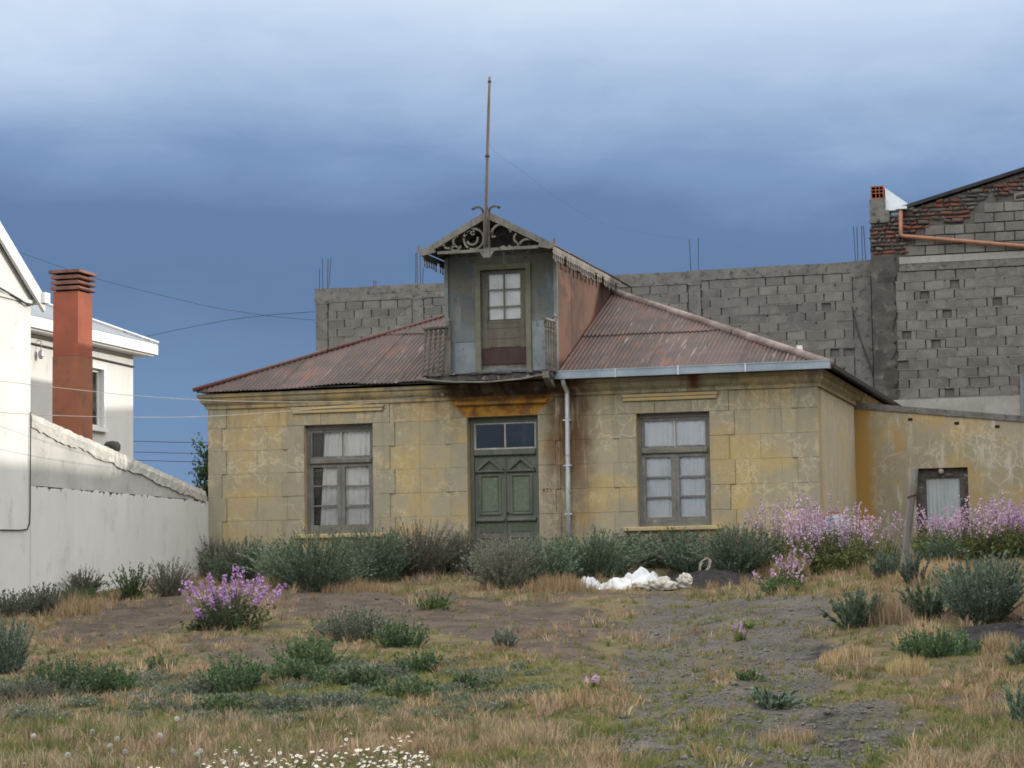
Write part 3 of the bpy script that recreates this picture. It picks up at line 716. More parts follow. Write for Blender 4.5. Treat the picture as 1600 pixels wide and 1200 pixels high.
# windows: fixed frame, fanlight and two casements of three panes
def window(op, crooked, curtain):
    u0, z0, u1, z1 = op; y = 0.085
    w = bpy.data.objects.new('window', MB().box(u0, y + 0.015, z0, u0 + 0.055, y + 0.09, z1).box(u1 - 0.055, y + 0.015, z0, u1, y + 0.09, z1)
        .box(u0 + 0.056, y + 0.015, z1 - 0.075, u1 - 0.056, y + 0.09, z1).box(u0 + 0.056, y + 0.015, z0, u1 - 0.056, y + 0.09, z0 + 0.07)
        .mesh('window', M['frame'], Vector(((u0 + u1) / 2, y, z0))))
    finish(w, house, Vector(((u0 + u1) / 2, y, z0)))
    tz0, tz1 = 1.955, 2.045
    MB().box(u0 + 0.057, y - 0.02, tz0, u1 - 0.057, y + 0.085, tz1, ch=0.015).build('transom', M['greywood'], w)
    mid = (u0 + u1) / 2
    def pane(a, c, p, q, mdl):
        bb = MB().box(a, y + 0.055, c, p, y + 0.059, q); bb.build('pane', M['glass'], w)
    # fanlight
    MB().box(u0 + 0.058, y + 0.03, tz1 + 0.002, u0 + 0.10, y + 0.07, z1 - 0.077).box(u1 - 0.10, y + 0.03, tz1 + 0.002, u1 - 0.058, y + 0.07, z1 - 0.077)\
        .box(u0 + 0.101, y + 0.03, z1 - 0.125, u1 - 0.101, y + 0.07, z1 - 0.079).box(u0 + 0.101, y + 0.03, tz1 + 0.002, u1 - 0.101, y + 0.07, tz1 + 0.04).build('sash', M['frame'], w)
    MB().box(mid - 0.016, y + 0.028, tz1 + 0.042, mid + 0.016, y + 0.07, z1 - 0.127).build('glazing_bar', M['whiteframe'], w)
    pane(u0 + 0.102, tz1 + 0.042, mid - 0.017, z1 - 0.127, 0); pane(mid + 0.017, tz1 + 0.042, u1 - 0.102, z1 - 0.127, 1)
    # casements
    za, zb = z0 + 0.072, tz0 - 0.004
    for s_, (a, c) in enumerate(((u0 + 0.058, mid - 0.012), (mid + 0.012, u1 - 0.058))):
        st = 0.06
        MB().box(a, y + 0.02, za, a + st, y + 0.07, zb).box(c - st, y + 0.02, za, c, y + 0.07, zb).box(a + st + 0.001, y + 0.02, zb - 0.055, c - st - 0.001, y + 0.07, zb)\
            .box(a + st + 0.001, y + 0.02, za, c - st - 0.001, y + 0.07, za + 0.085).build('casement', M['frame'], w)
        lo, hi = za + 0.087, zb - 0.057; hh = (hi - lo) / 3
        for i in (1, 2):
            zz = lo + hh * i + (crooked * R.uniform(-0.015, 0.015))
            MB().box(a + st + 0.002, y + 0.022, zz - 0.014, c - st - 0.002, y + 0.068, zz + 0.014).build('glazing_bar', M['frame'], w)
        for i in range(3):
            pane(a + st + 0.002, lo + hh * i + 0.016, c - st - 0.002, lo + hh * (i + 1) - 0.016, i)
    MB().box(mid - 0.011, y + 0.012, za, mid + 0.011, y + 0.085, zb).build('mullion', M['greywood'], w)
    return w
window(OP[0], 1.0, 0); window(OP[2], 0.3, 1)
def curtain(u0, u1, z0, z1, y, amp, waves, mat, label, slant=0.0, sag=0.0):
    nU, nZ = int(waves * 10), 10; vs = []; fs = []
    ph = [R.uniform(-.6, .6) for _ in range(nU + 1)]
    for j in range(nZ + 1):
        t = j / nZ
        for i in range(nU + 1):
            q = i / nU
            u = u0 + (u1 - u0) * q - slant * (1 - t) * (1 - q)
            vs.append((u, y + amp * math.sin(q * waves * 6.283 + ph[i] * .8 + 0.5 * math.sin(t * 3 + q * 9)) * (0.6 + 0.4 * math.sin(q * 17 + 1)), z0 + (z1 - z0) * t - sag * math.sin(q * 3.14) * t))
    for j in range(nZ):
        for i in range(nU):
            k = j * (nU + 1) + i; fs.append((k, k + 1, k + nU + 2, k + nU + 1))
    b = MB().add(vs, fs); o = b.build('curtain', mat, None, at=((u0 + u1) / 2, y, z1), smooth=True, fix=False)
    return tag(o, label, 'curtain')
curtain(2.12, 3.07, 0.76, 2.60, 0.205, 0.032, 11, M['curtain'], 'pleated white net curtain drawn aside in the left window of the yellow house', slant=0.10)
curtain(7.83, 9.02, 0.76, 2.60, 0.178, 0.011, 13, M['curtain_blue'], 'bluish white curtain covering the whole right window of the yellow house')

# front door
dy = 0.12
door = bpy.data.objects.new('door', MB().box(4.812, dy, 0.02, 4.885, dy + 0.1, 2.672).box(5.995, dy, 0.02, 6.068, dy + 0.1, 2.672).box(4.886, dy, 2.58, 5.994, dy + 0.1, 2.672).mesh('door', M['green'], Vector((5.44, dy, 0))))
finish(door, house, Vector((5.44, dy, 0)))
MB().box(4.887, dy - 0.03, 2.012, 5.993, dy + 0.1, 2.118, ch=0.015).build('transom', M['green'], door)
MB().box(4.887, dy + 0.02, 2.12, 4.915, dy + 0.06, 2.578).box(5.965, dy + 0.02, 2.12, 5.993, dy + 0.06, 2.578).box(4.916, dy + 0.02, 2.552, 5.964, dy + 0.06, 2.578)\
    .box(4.916, dy + 0.02, 2.12, 5.964, dy + 0.06, 2.146).box(5.428, dy + 0.015, 2.147, 5.452, dy + 0.06, 2.551).build('fanlight_bars', M['whiteframe'], door)
for a, c in ((4.917, 5.427), (5.453, 5.963)):
    MB().box(a, dy + 0.038, 2.148, c, dy + 0.042, 2.55).build('pane', M['glass'], door)
for a, c in ((4.888, 5.432), (5.448, 5.992)):
    lf = bpy.data.objects.new('door_leaf', MB().box(a, dy + 0.03, 0.03, c, dy + 0.075, 2.008).mesh('door_leaf', M['green'], Vector(((a + c) / 2, dy, 0))))
    finish(lf, door, Vector(((a + c) / 2, dy, 0)))
    m = (a + c) / 2; f = dy + 0.029
    # pediment, panel mouldings, rails, fluted lower panel, all standing proud of the leaf
    def stick(bb, p, q, w, d):
        p = Vector((p[0], 0, p[1])); q = Vector((q[0], 0, q[1])); t = (q - p).normalized(); nn = Vector((-t.z, 0, t.x)) * (w / 2)
        c8 = [p - nn, q - nn, q + nn, p + nn]
        bb.add([(v.x, f, v.z) for v in c8] + [(v.x, f - d, v.z) for v in c8], [(0, 1, 2, 3), (7, 6, 5, 4), (0, 4, 5, 1), (1, 5, 6, 2), (2, 6, 7, 3), (3, 7, 4, 0)])
    bb = MB(); stick(bb, (a + 0.045, 1.772), (m, 1.958), 0.045, 0.05); stick(bb, (m + 0.001, 1.958), (c - 0.045, 1.772), 0.045, 0.049)
    bb.box(a + 0.015, f - 0.055, 1.725, c - 0.015, f, 1.757, ch=0.01); bb.build('pediment', M['green'], door)
    bb = MB()
    for p in ((a + 0.075, 0.99, a + 0.115, 1.69), (c - 0.115, 0.99, c - 0.075, 1.69), (a + 0.116, 1.65, c - 0.116, 1.69), (a + 0.116, 0.99, c - 0.116, 1.03)):
        bb.box(p[0], f - 0.024, p[1], p[2], f, p[3], ch=0.01)
    bb.build('panel_moulding', M['green'], door)
    MB().box(a + 0.135, f - 0.010, 1.05, c - 0.135, f, 1.63, ch=0.006).build('panel', M['greenpanel'], door)
    MB().box(a + 0.012, f - 0.05, 0.875, c - 0.012, f, 0.93, ch=0.014).build('rail', M['green'], door)
    bb = MB(); u = a + 0.07
    while u < c - 0.075:
        bb.box(u, f - 0.014, 0.70, u + 0.012, f, 0.84); u += 0.022
    bb.build('fluting', M['greenpanel'], door)
    bb = MB()
    for p in ((a + 0.07, 0.12, a + 0.10, 0.62), (c - 0.10, 0.12, c - 0.07, 0.62), (a + 0.101, 0.59, c - 0.101, 0.62), (a + 0.101, 0.12, c - 0.101, 0.15)):
        bb.box(p[0], f - 0.02, p[1], p[2], f, p[3], ch=0.008)
    bb.build('panel_moulding', M['green'], door)
MB().box(5.434, dy + 0.005, 0.03, 5.446, dy + 0.06, 2.006).build('meeting_bead', M['green'], door)
MB().lathe([(0.012, 0), (0.022, 0.01), (0.022, 0.03), (0.01, 0.04)], (5.475, dy + 0.0, 1.0), 8).build('knob', M['steel'], door)
MB().box(4.79, -0.16, -0.03, 6.09, 0.1, 0.022).build('doorstep', M['concrete'], house)

# ---- roof of corrugated sheets, hipped to a point
EZ = 3.30; SL = 0.445; AP = (5.43, 5.0); AZ = EZ + SL * 5.3
EL_, ER_ = -0.10, 11.12
def zr(v): return EZ + SL * (v + 0.3)
def vtop(u):
    return -0.3 + 5.3 * ((u - EL_) / (AP[0] - EL_) if u < AP[0] else (ER_ - u) / (ER_ - AP[0]))
WV = 0.076
def sheet(u0, u1, va, vb, lift, mat, name='roof_sheet', tilt=0.0, sag=None):
    n = max(2, int(round((u1 - u0) / WV * 8))); vs = []; fs = []; ok = []
    for i in range(n + 1):
        u = u0 + (u1 - u0) * i / n
        top = min(vb, vtop(u) - 0.01)
        lo = va
        if top <= lo + 0.02: top = lo + 0.02; 
        h = 0.011 * math.sin(2 * math.pi * u / WV) + lift + tilt * (u - u0)
        s0 = sag(u) if sag else 0.0
        edge = R.uniform(-0.012, 0.012) if (i % 4 == 0) else 0
        for k, t in enumerate((0, 0.25, 1.0)):
            v = lo + edge * (k == 0) + (top - lo) * t
            vs.append((u, v, zr(v) + h + s0 * (1 - t) ** 2 * (1.0 if k < 2 else 0)))
    for i in range(n):
        for k in range(2):
            p = i * 3 + k; fs.append((p, p + 3, p + 4, p + 1))
    o = MB().add(vs, fs)
    return o.build(name, mat, house, smooth=True, fix=False)
sagL = lambda u: -0.045 * math.exp(-((u - 1.2) / 0.9) ** 2) - 0.04 * math.exp(-((u + 0.1) / 0.5) ** 2) + 0.02 * math.exp(-((u - 2.6) / 0.6) ** 2)
us = np.linspace(EL_, 4.42, 7)
for k in range(6):
    sheet(us[k], us[k + 1] + 0.03, -0.30 + R.uniform(-0.02, 0.02), 2.35, 0.010 * (k % 2), M['roof'], sag=sagL)
    if vtop((us[k] + us[k + 1]) / 2) > 2.2: sheet(us[k], us[k + 1] + 0.03, 2.2, 4.2, 0.018 + 0.008 * (k % 2), M['roof'])
us = np.linspace(6.45, ER_, 7)
for k in range(6):
    sheet(us[k] - (0.03 if k else 0), us[k + 1], -0.36, 1.75 + 0.05 * (k % 2), 0.010 * (k % 2), M['roof'] if k != 5 else M['roof'])
    if vtop((us[k] + us[k + 1]) / 2 - 0.3) > 1.65: sheet(us[k] - (0.03 if k else 0), us[k + 1], 1.62, 4.6, 0.020 + 0.008 * (k % 2), M['roof'])
# under-boarding and the three slopes seen only from the side
MB().add([(EL_, -0.28, EZ - 0.03), (4.45, -0.28, EZ - 0.03), (4.45, vtop(4.45), zr(vtop(4.45)) - 0.035)], [(0, 1, 2)])\
    .add([(6.43, -0.28, EZ - 0.03), (ER_, -0.28, EZ - 0.03), (6.43, vtop(6.43), zr(vtop(6.43)) - 0.035)], [(0, 1, 2)]).build('roof_boarding', M['rotten'], house)
for tri in ([(EL_, -0.30, EZ), (AP[0], AP[1], AZ), (EL_, 10.3, EZ)], [(ER_, -0.30, EZ), (ER_, 10.3, EZ), (AP[0], AP[1], AZ)], [(EL_, 10.3, EZ), (AP[0], AP[1], AZ), (ER_, 10.3, EZ)]):
    MB().add(tri + [(x, y, z - 0.03) for x, y, z in tri], [(0, 1, 2), (5, 4, 3), (0, 3, 4, 1), (1, 4, 5, 2), (2, 5, 3, 0)]).build('roof_slope', M['roof_dark'], house)
def lerp3(p, q, t): return tuple(p[i] + (q[i] - p[i]) * t for i in range(3))
A3 = (AP[0], AP[1], AZ + 0.02)
for p, mt in (((EL_ - 0.02, -0.32, EZ + 0.02), M['cap_red']), ((ER_, -0.32, EZ + 0.02), M['cap'])):
    for k in range(3):
        MB().tube([lerp3(p, A3, k / 3 - 0.004), lerp3(p, A3, (k + 1) / 3)], 0.075 if mt is M['cap'] else 0.038, 10).build('hip_capping', mt, house, smooth=True)
# gutter on the right half, downpipe
b = MB()
for a, c in ((6.47, 7.55), (7.552, 8.62), (8.622, 9.75), (9.752, 11.13)):
    b = MB(); b.box(a, -0.46, 3.235, c, -0.445, 3.365); b.box(a, -0.444, 3.235, c, -0.331, 3.247); b.box(a, -0.33, 3.235, c, -0.318, 3.345)
    b.box(a, -0.468, 3.352, c, -0.4605, 3.372)
    if c > 11: b.box(c + 0.0005, -0.46, 3.235, c + 0.012, -0.318, 3.365)
    b.build('gutter', M['zinc'], house)
for u in (7.551, 8.621, 9.751):
    MB().box(u - 0.012, -0.474, 3.225, u + 0.012, -0.4685, 3.376).build('gutter_joint', M['pipe'], house)
MB().box(ER_ + 0.01, -0.30, 3.25, ER_ + 0.07, 10.2, 3.32).build('side_gutter', M['black_edge'], house)
pp = MB().tube([(6.62, -0.39, 3.24), (6.62, -0.33, 3.14), (6.62, -0.13, 3.06), (6.62, -0.115, 3.0), (6.61, -0.115, 1.5), (6.605, -0.115, 0.0)], 0.042, 10).build('downpipe', M['pipe'], house, smooth=True)
for z in (1.78, 0.96, 2.55):
    MB().box(6.545, -0.155, z, 6.68, -0.043, z + 0.022).build('pipe_bracket', M['pipe'], pp)
MB().tube([(10.27, 2.0, 3.55), (10.27, 2.0, 3.88)], 0.052, 8).build('vent_pipe', M['whitetrim'], house)

# ---- dormer
DL, DR = 4.435, 6.435; DT = 5.46; RZ = 6.03; RC = 5.435
b = MB(); wall_grid(b, DL, DR, 3.30, DT, [(5.075, 3.50, 5.885, 5.21)], 0.02, 0.12); b.build('dormer_front', M['dormer'], house, fix=False)
MB().add([(DL, 0.02, DT), (DR, 0.02, DT), (RC, 0.02, RZ)], [(0, 1, 2)]).build('gable_boarding', M['rotten'], house)
for a, c, z0, z1 in ((4.60, 4.975, 3.44, 3.975), (5.985, 6.365, 3.44, 4.30), (4.53, 4.975, 3.985, 4.30)):
    MB().box(a, 0.010, z0, c, 0.0195, z1).build('cover_panel', M['cover'] if z0 < 3.9 else M['dormer'], house)
for u in (DL - 0.012, DR - 0.055):
    MB().box(u, -0.004, 3.38, u + 0.067, 0.019, DT - 0.02).build('corner_board', M['bluepost'], house)
def sidewall(u, s):
    nn = 5; vs_ = np.linspace(0.03, 4.75, nn + 1)
    for k in range(nn):
        v0, v1 = vs_[k], vs_[k + 1]; n = int((v1 - v0) / WV * 6); V = []; F = []
        for i in range(n + 1):
            v = v0 + (v1 - v0) * i / n; uu = u + s * (0.010 * math.sin(2 * math.pi * v / 0.088) + 0.003 * (k % 2))
            zb = min(zr(v) - 0.02, DT); V += [(uu, v, zb), (uu, v, DT + 0.01)]
        for i in range(n): F.append((2 * i, 2 * i + 2, 2 * i + 3, 2 * i + 1))
        MB().add(V, F).build('cladding_sheet', M['rust_clad'], house, smooth=True, fix=False)
sidewall(DR + 0.002, 1); sidewall(DL - 0.002, -1)
# door of the dormer
ds = bpy.data.objects.new('dormer_door', MB().box(5.077, 0.05, 3.50, 5.19, 0.09, 5.20).box(5.775, 0.05, 3.50, 5.883, 0.09, 5.20).box(5.191, 0.05, 5.15, 5.774, 0.09, 5.20).box(5.191, 0.05, 4.29, 5.774, 0.09, 4.335).mesh('dormer_door', M['doorwood'], Vector((5.48, 0.06, 3.5))))
finish(ds, house, Vector((5.48, 0.06, 3.5)))
MB().box(4.985, -0.020, 3.42, 5.074, 0.018, 5.305).box(5.886, -0.020, 3.42, 5.975, 0.018, 5.305).box(5.0745, -0.020, 5.212, 5.8855, 0.018, 5.305).build('door_surround', M['surround'], house)
MB().box(5.470, 0.046, 4.336, 5.490, 0.09, 5.149).build('glazing_bar', M['surround'], ds)
for z in (4.575, 4.87):
    MB().box(5.191, 0.048, z - 0.01, 5.469, 0.09, z + 0.01).box(5.491, 0.048, z - 0.01, 5.774, 0.09, z + 0.01).build('glazing_bar', M['surround'], ds)
for z0, z1 in ((4.337, 4.564), (4.586, 4.859), (4.881, 5.148)):
    for a, c in ((5.192, 5.469), (5.491, 5.773)):
        MB().box(a, 0.068, z0, c, 0.071, z1).build('pane', M['glass'], ds)
MB().box(5.191, 0.055, 3.872, 5.774, 0.085, 4.288).box(5.21, 0.048, 4.02, 5.755, 0.0545, 4.06).box(5.21, 0.048, 4.20, 5.755, 0.0545, 4.23).build('door_panel', M['doorwood'], ds)
MB().box(5.085, 0.030, 3.575, 5.875, 0.049, 3.86).build('kick_board', M['maroon'], ds)
MB().box(5.191, 0.056, 3.50, 5.774, 0.085, 3.573).build('bottom_rail', M['greywood'], ds)
o = curtain(5.20, 5.77, 4.36, 5.14, 0.115, 0.005, 3, M['curtain'], 'torn pale blind hanging behind the six panes of the dormer door', sag=0.0)
# dormer roof
YF = -0.76; EU = 1.11; ESL = (RZ - 5.43) / EU
for s in (-1, 1):
    for k in range(5):
        v0 = YF + k * 1.22; v1 = min(v0 + 1.26, 5.2); n = int((v1 - v0) / WV * 6); V = []; F = []
        for i in range(n + 1):
            v = v0 + (v1 - v0) * i / n; h = 0.010 * math.sin(2 * math.pi * v / WV) + 0.075 + 0.006 * (k % 2)
            V += [(RC + s * (EU + 0.03), v, 5.43 - 0.03 * ESL + h), (RC, v, RZ + h)]
        for i in range(n): F.append((2 * i, 2 * i + 2, 2 * i + 3, 2 * i + 1))
        MB().add(V, F).build('dormer_roof_sheet', M['roof_dark'], house, smooth=True, fix=False)
    # boarding under the sheets
    MB().prism([(RC + s * EU, 5.43 + 0.035), (RC, RZ + 0.035), (RC, RZ + 0.060), (RC + s * EU, 5.43 + 0.060)], 'y', YF + 0.03, 5.1).build('soffit_boarding', M['rotten'], house)
    # barge board and its upturned end
    MB().prism([(RC + s * (EU + 0.06), 5.385), (RC + s * 0.02, RZ - 0.055), (RC + s * 0.02, RZ + 0.075), (RC + s * (EU + 0.02), 5.51)], 'y', YF - 0.035, YF).build('barge_board', M['greywood'], house)
    e = RC + s * (EU + 0.05)
    MB().prism([(e - s * 0.26, 5.445), (e - s * 0.04, 5.40), (e + s * 0.04, 5.45), (e + s * 0.075, 5.555), (e + s * 0.03, 5.585), (e + s * 0.005, 5.52), (e - s * 0.10, 5.50), (e - s * 0.22, 5.52)], 'y', YF - 0.075, YF - 0.036).build('barge_end', M['greywood'], house)
    # apex horn
    MB().arc(RC + s * 0.15, RZ + 0.05, 0.10, 180 if s > 0 else 0, 40 if s > 0 else 140, 0.035, YF - 0.06, YF - 0.036, 10).prism([(RC + s * 0.235, RZ + 0.09), (RC + s * 0.265, RZ + 0.135), (RC + s * 0.20, RZ + 0.15)], 'y', YF - 0.06, YF - 0.036).build('apex_horn', M['rotten'], house)
    # eave fascia and its row of drops
    eu = RC + s * (EU + 0.02)
    MB().box(min(eu, eu + s * 0.022), YF + 0.02, 5.385, max(eu, eu + s * 0.022), 4.15, 5.455).build('eave_fascia', M['greywood'], house)
    b = MB(); v = YF + 0.06; k = 0
    while v < 4.15:
        hgt = 0.175 + R.uniform(-0.03, 0.02)
        if zr(v) < 5.385 - hgt and R.random() > 0.06:
            a = min(eu + s * 0.003, eu + s * 0.018); c = max(eu + s * 0.003, eu + s * 0.018)
            b.prism([(v - 0.062, 5.384), (v + 0.062, 5.384), (v + 0.062, 5.384 - hgt * .22), (v + 0.018, 5.384 - hgt * .34), (v + 0.014, 5.384 - hgt * .6), (v + 0.030, 5.384 - hgt * .8), (v, 5.384 - hgt), (v - 0.030, 5.384 - hgt * .8), (v - 0.014, 5.384 - hgt * .6), (v - 0.018, 5.384 - hgt * .34), (v - 0.062, 5.384 - hgt * .22)], 'x', a, c)
        v += 0.128; k += 1
    b.build('valance', M['greywood'], house)['kind'] = 'stuff'
MB().box(RC - 0.88, YF - 0.03, 5.415, RC - 0.052, YF + 0.02, 5.465).box(RC + 0.052, YF - 0.03, 5.425, RC + 0.92, YF + 0.02, 5.475).build('tie_beam', M['greywood'], house)
MB().box(RC - 0.05, YF - 0.06, 5.31, RC + 0.05, YF - 0.0005, 6.10).prism([(RC - 0.13, 5.41), (RC - 0.051, 5.30), (RC - 0.051, 5.41)], 'y', YF - 0.04, YF - 0.01)\
    .prism([(RC + 0.13, 5.42), (RC + 0.051, 5.42), (RC + 0.051, 5.30)], 'y', YF - 0.04, YF - 0.01).build('king_post', M['greywood'], house)
y0, y1 = YF - 0.022, YF + 0.0
def fret(*arcs):
    b = MB()
    for a in arcs: b.arc(*a[:6], y0, y1, a[6] if len(a) > 6 else 14, a[7] if len(a) > 7 else None)
    return b
fret((RC - 0.235, 5.645, 0.175, -115, 165, 0.034, 22), (RC - 0.235, 5.645, 0.175, 172, 235, 0.030, 8)).build('fretwork_ring', M['greywood'], house)
fret((RC - 0.26, 5.645, 0.095, 200, 380, 0.034, 14), (RC - 0.30, 5.735, 0.075, 20, 200, 0.032, 12), (RC - 0.25, 5.755, 0.035, 90, 330, 0.024, 10)).build('fretwork_scroll', M['greywood'], house)
fret((RC - 0.56, 5.56, 0.095, 200, 350, 0.030, 10), (RC - 0.50, 5.62, 0.10, 95, 265, 0.036, 10), (RC - 0.68, 5.64, 0.13, 235, 320, 0.034, 9), (RC - 0.80, 5.475, 0.10, 60, 150, 0.034, 8), (RC - 0.66, 5.655, 0.09, 40, 130, 0.030, 8)).build('fretwork_leaf', M['greywood'], house)
fret((RC + 0.245, 5.705, 0.165, 20, 190, 0.038, 16), (RC + 0.385, 5.755, 0.035, -60, 120, 0.030, 8), (RC + 0.115, 5.70, 0.04, 100, 330, 0.026, 10)).build('fretwork_scroll', M['greywood'], house)
fret((RC + 0.46, 5.56, 0.10, 215, 300, 0.034, 8), (RC + 0.56, 5.62, 0.085, 120, 250, 0.034, 10), (RC + 0.70, 5.44, 0.15, 70, 150, 0.034, 10), (RC + 0.60, 5.50, 0.06, 150, 330, 0.028, 10), (RC + 0.78, 5.50, 0.10, 60, 120, 0.034, 8), (RC + 0.28, 5.44, 0.05, 20, 160, 0.03, 8)).build('fretwork_leaf', M['greywood'], house)
MB().tube([(RC + 0.005, YF - 0.09, 5.5), (RC + 0.02, YF - 0.09, 6.2), (RC + 0.055, YF - 0.09, 7.2), (RC + 0.085, YF - 0.09, 7.9), (RC + 0.108, YF - 0.09, 8.40)], 0.036, 8, 0.022).build('flagpole', M['polewood'], house, smooth=True)
for z, dx in ((7.02, 0.048), (8.30, 0.104)):
    MB().tube([(RC + dx, YF - 0.09, z), (RC + dx + 0.001, YF - 0.09, z + 0.03)], 0.043 if z < 8 else 0.032, 8).build('pole_band', M['steel'], house)
# balcony
b = MB(); u = 4.22
while u < 6.55:
    w = R.uniform(0.10, 0.15); b2 = MB().box(u, -0.74 + R.uniform(-0.03, 0.05), 3.345 + R.uniform(-0.012, 0.012), min(u + w - 0.008, 6.56), -0.045, 3.375 + R.uniform(-0.008, 0.012)); b2.build('balcony_board', M['rotten'], house); u += w
MB().box(4.30, -0.70, 3.245, 6.53, -0.64, 3.335, jit=0).build('balcony_beam', M['rotten'], house)
MB().box(4.34, -0.63, 3.255, 6.50, -0.23, 3.335).build('balcony_underside', M['rotten'], house)
MB().tube([(4.15, -0.72, 3.30), (4.8, -0.73, 3.225), (5.4, -0.735, 3.205), (6.0, -0.735, 3.235), (6.36, -0.73, 3.29)], 0.016, 6).build('hanging_strip', M['greywood'], house)
MB().prism([(-0.76, 3.345), (-0.62, 3.345), (-0.30, 3.20), (-0.30, 3.10), (-0.52, 3.14), (-0.74, 3.24)], 'x', 6.36, 6.47).build('balcony_bracket', M['greywood'], house)
def baluster(p, q, r=0.026):
    p = Vector(p); q = Vector(q); d = q - p
    V = []; prf = [(0, 1.25), (0.10, 1.25), (0.101, 0.7), (0.16, 1.1), (0.30, 0.75), (0.55, 0.62), (0.78, 0.85), (0.82, 1.2), (0.86, 0.75), (0.90, 1.2), (1.0, 1.2)]
    b = MB(); n = 8; t = d.normalized(); a = t.orthogonal().normalized(); c = t.cross(a)
    for s, k in prf:
        for i in range(n):
            an = 6.2832 * i / n; V.append(p + d * s + (a * math.cos(an) + c * math.sin(an)) * r * k)
    F = [(j * n + i, j * n + (i + 1) % n, (j + 1) * n + (i + 1) % n, (j + 1) * n + i) for j in range(len(prf) - 1) for i in range(n)]
    b.add(V, F); b.build('baluster', M['rail'], house)
def railing(tops, bots, n):
    a, c = Vector(tops[0]), Vector(tops[1]); e, f = Vector(bots[0]), Vector(bots[1])
    MB().tube([a - (c - a) * 0.04, c], 0.034, 6).build('handrail', M['rail'], house)
    for i in range(n):
        t = (i + 0.5) / n; baluster(e.lerp(f, t), a.lerp(c, t) - Vector((0, 0, 0.03)))
railing([(4.27, -0.70, 4.16), (4.50, -0.06, 4.25)], [(4.19, -0.70, 3.37), (4.43, -0.06, 3.37)], 5)
railing([(6.40, -0.70, 4.235), (6.41, -0.06, 4.255)], [(6.40, -0.66, 3.37), (6.41, -0.06, 3.37)], 4)
for u in (4.51, 6.41):
    MB().box(u - 0.036, -0.085, 3.37, u + 0.036, -0.022, 4.27).lathe([(0.018, 4.271), (0.036, 4.29), (0.02, 4.315), (0.034, 4.34), (0.036, 4.365), (0.02, 4.395), (0.004, 4.41)], (u, -0.054, 0), 8).build('newel_post', M['greywood'], house)
b = MB().tube([(4.40, -0.05, 3.06), (4.42, -0.16, 3.06)], 0.012, 6).lathe([(0.02, 0), (0.038, 0.015), (0.022, 0.03), (0.038, 0.045), (0.02, 0.06)], (4.42, -0.15, 3.045), 8); b.build('insulator', M['whiteframe'], house)

# ------------------------------------------------------------------ annex on the right of the house
annex = thing('annex', (13.5, 4.4, 0), 'low yellow plastered lean-to annex with sloping parapet and dark framed door right of the house', 'annex')
def at_(u): return 2.955 - 0.117 * (u - 10.87)
AE = 17.5
b = MB(); wall_grid(b, L + 0.004, AE, -0.9, 1.2, [(11.94, -0.3, 12.88, 1.2)], 4.4, 4.72)
b2 = MB()
for y, fl in ((4.4, 0), (4.72, 1)):
    for q in ([(L + .004, y, 1.2), (11.94, y, 1.2), (11.94, y, at_(11.94)), (L + .004, y, at_(L))], [(11.94, y, 1.8), (12.88, y, 1.8), (12.88, y, at_(12.88)), (11.94, y, at_(11.94))], [(12.88, y, 1.2), (AE, y, 1.2), (AE, y, at_(AE)), (12.88, y, at_(12.88))]):
        b2.add(q, [(3, 2, 1, 0) if fl else (0, 1, 2, 3)])
b = MB(); wall_grid(b, L + 0.004, AE, -0.9, 1.8, [(11.94, -0.3, 12.88, 1.8 - 1e-4)], 4.4, 4.72)
b.f = [f for f in b.f]
b.add([(L + .004, 4.4, 1.8), (AE, 4.4, 1.8), (AE, 4.4, at_(AE)), (L + .004, 4.4, at_(L)), (L + .004, 4.72, 1.8), (AE, 4.72, 1.8), (AE, 4.72, at_(AE)), (L + .004, 4.72, at_(L))],
      [(0, 1, 2, 3), (7, 6, 5, 4), (3, 2, 6, 7)])
b.build('wall', M['plaster_annex'], annex, fix=False)
MB().box(AE - 0.3, 4.73, -0.9, AE, 9.8, at_(AE)).box(L + .02, 4.73, 2.0, AE - .31, 9.8, 2.08).build('back_wall', M['plaster_annex'], annex)
for k in range(6):
    a = L + 0.006 + (AE - L) / 6 * k; c = L + (AE - L) / 6 * (k + 1)
    MB().add([(a, 4.375, at_(a) - 0.02), (c, 4.375, at_(c) - 0.02), (c, 4.75, at_(c) - 0.02), (a, 4.75, at_(a) - 0.02), (a, 4.375, at_(a) + 0.09), (c, 4.375, at_(c) + 0.09), (c, 4.75, at_(c) + 0.09), (a, 4.75, at_(a) + 0.09)],
             [(3, 2, 1, 0), (4, 5, 6, 7), (0, 1, 5, 4), (1, 2, 6, 5), (2, 3, 7, 6), (3, 0, 4, 7)]).build('coping', M['concrete'], annex)
for u in (11.88, 12.71, 13.43):
    MB().box(u - 0.04, 4.392, at_(u) - 0.165, u + 0.04, 4.46, at_(u) - 0.115).build('vent_shade', M['dark'], annex)  # dark plugs standing in for the shade inside the vent slots
adoor = bpy.data.objects.new('annex_door', MB().box(11.942, 4.50, -0.3, 12.12, 4.58, 1.797).box(12.72, 4.50, -0.3, 12.878, 4.58, 1.797).box(12.121, 4.50, 1.63, 12.719, 4.58, 1.797).mesh('annex_door', M['rotten'], Vector((12.4, 4.5, 0))))
finish(adoor, annex, Vector((12.4, 4.5, 0)))
vs = []; fs = []
for i in range(41):
    u = 12.122 + 0.596 * i / 40; y = 4.545 + 0.008 * math.sin(i * 1.3)
    vs += [(u, y, -0.3), (u, y, 1.628)]
for i in range(40): fs.append((2 * i, 2 * i + 2, 2 * i + 3, 2 * i + 1))
MB().add(vs, fs).build('ribbed_panel', M['annex_panel'], adoor, fix=False)
MB().box(12.121, 4.60, -0.3, 12.719, 4.65, 1.628).build('back_board', M['dark'], adoor)
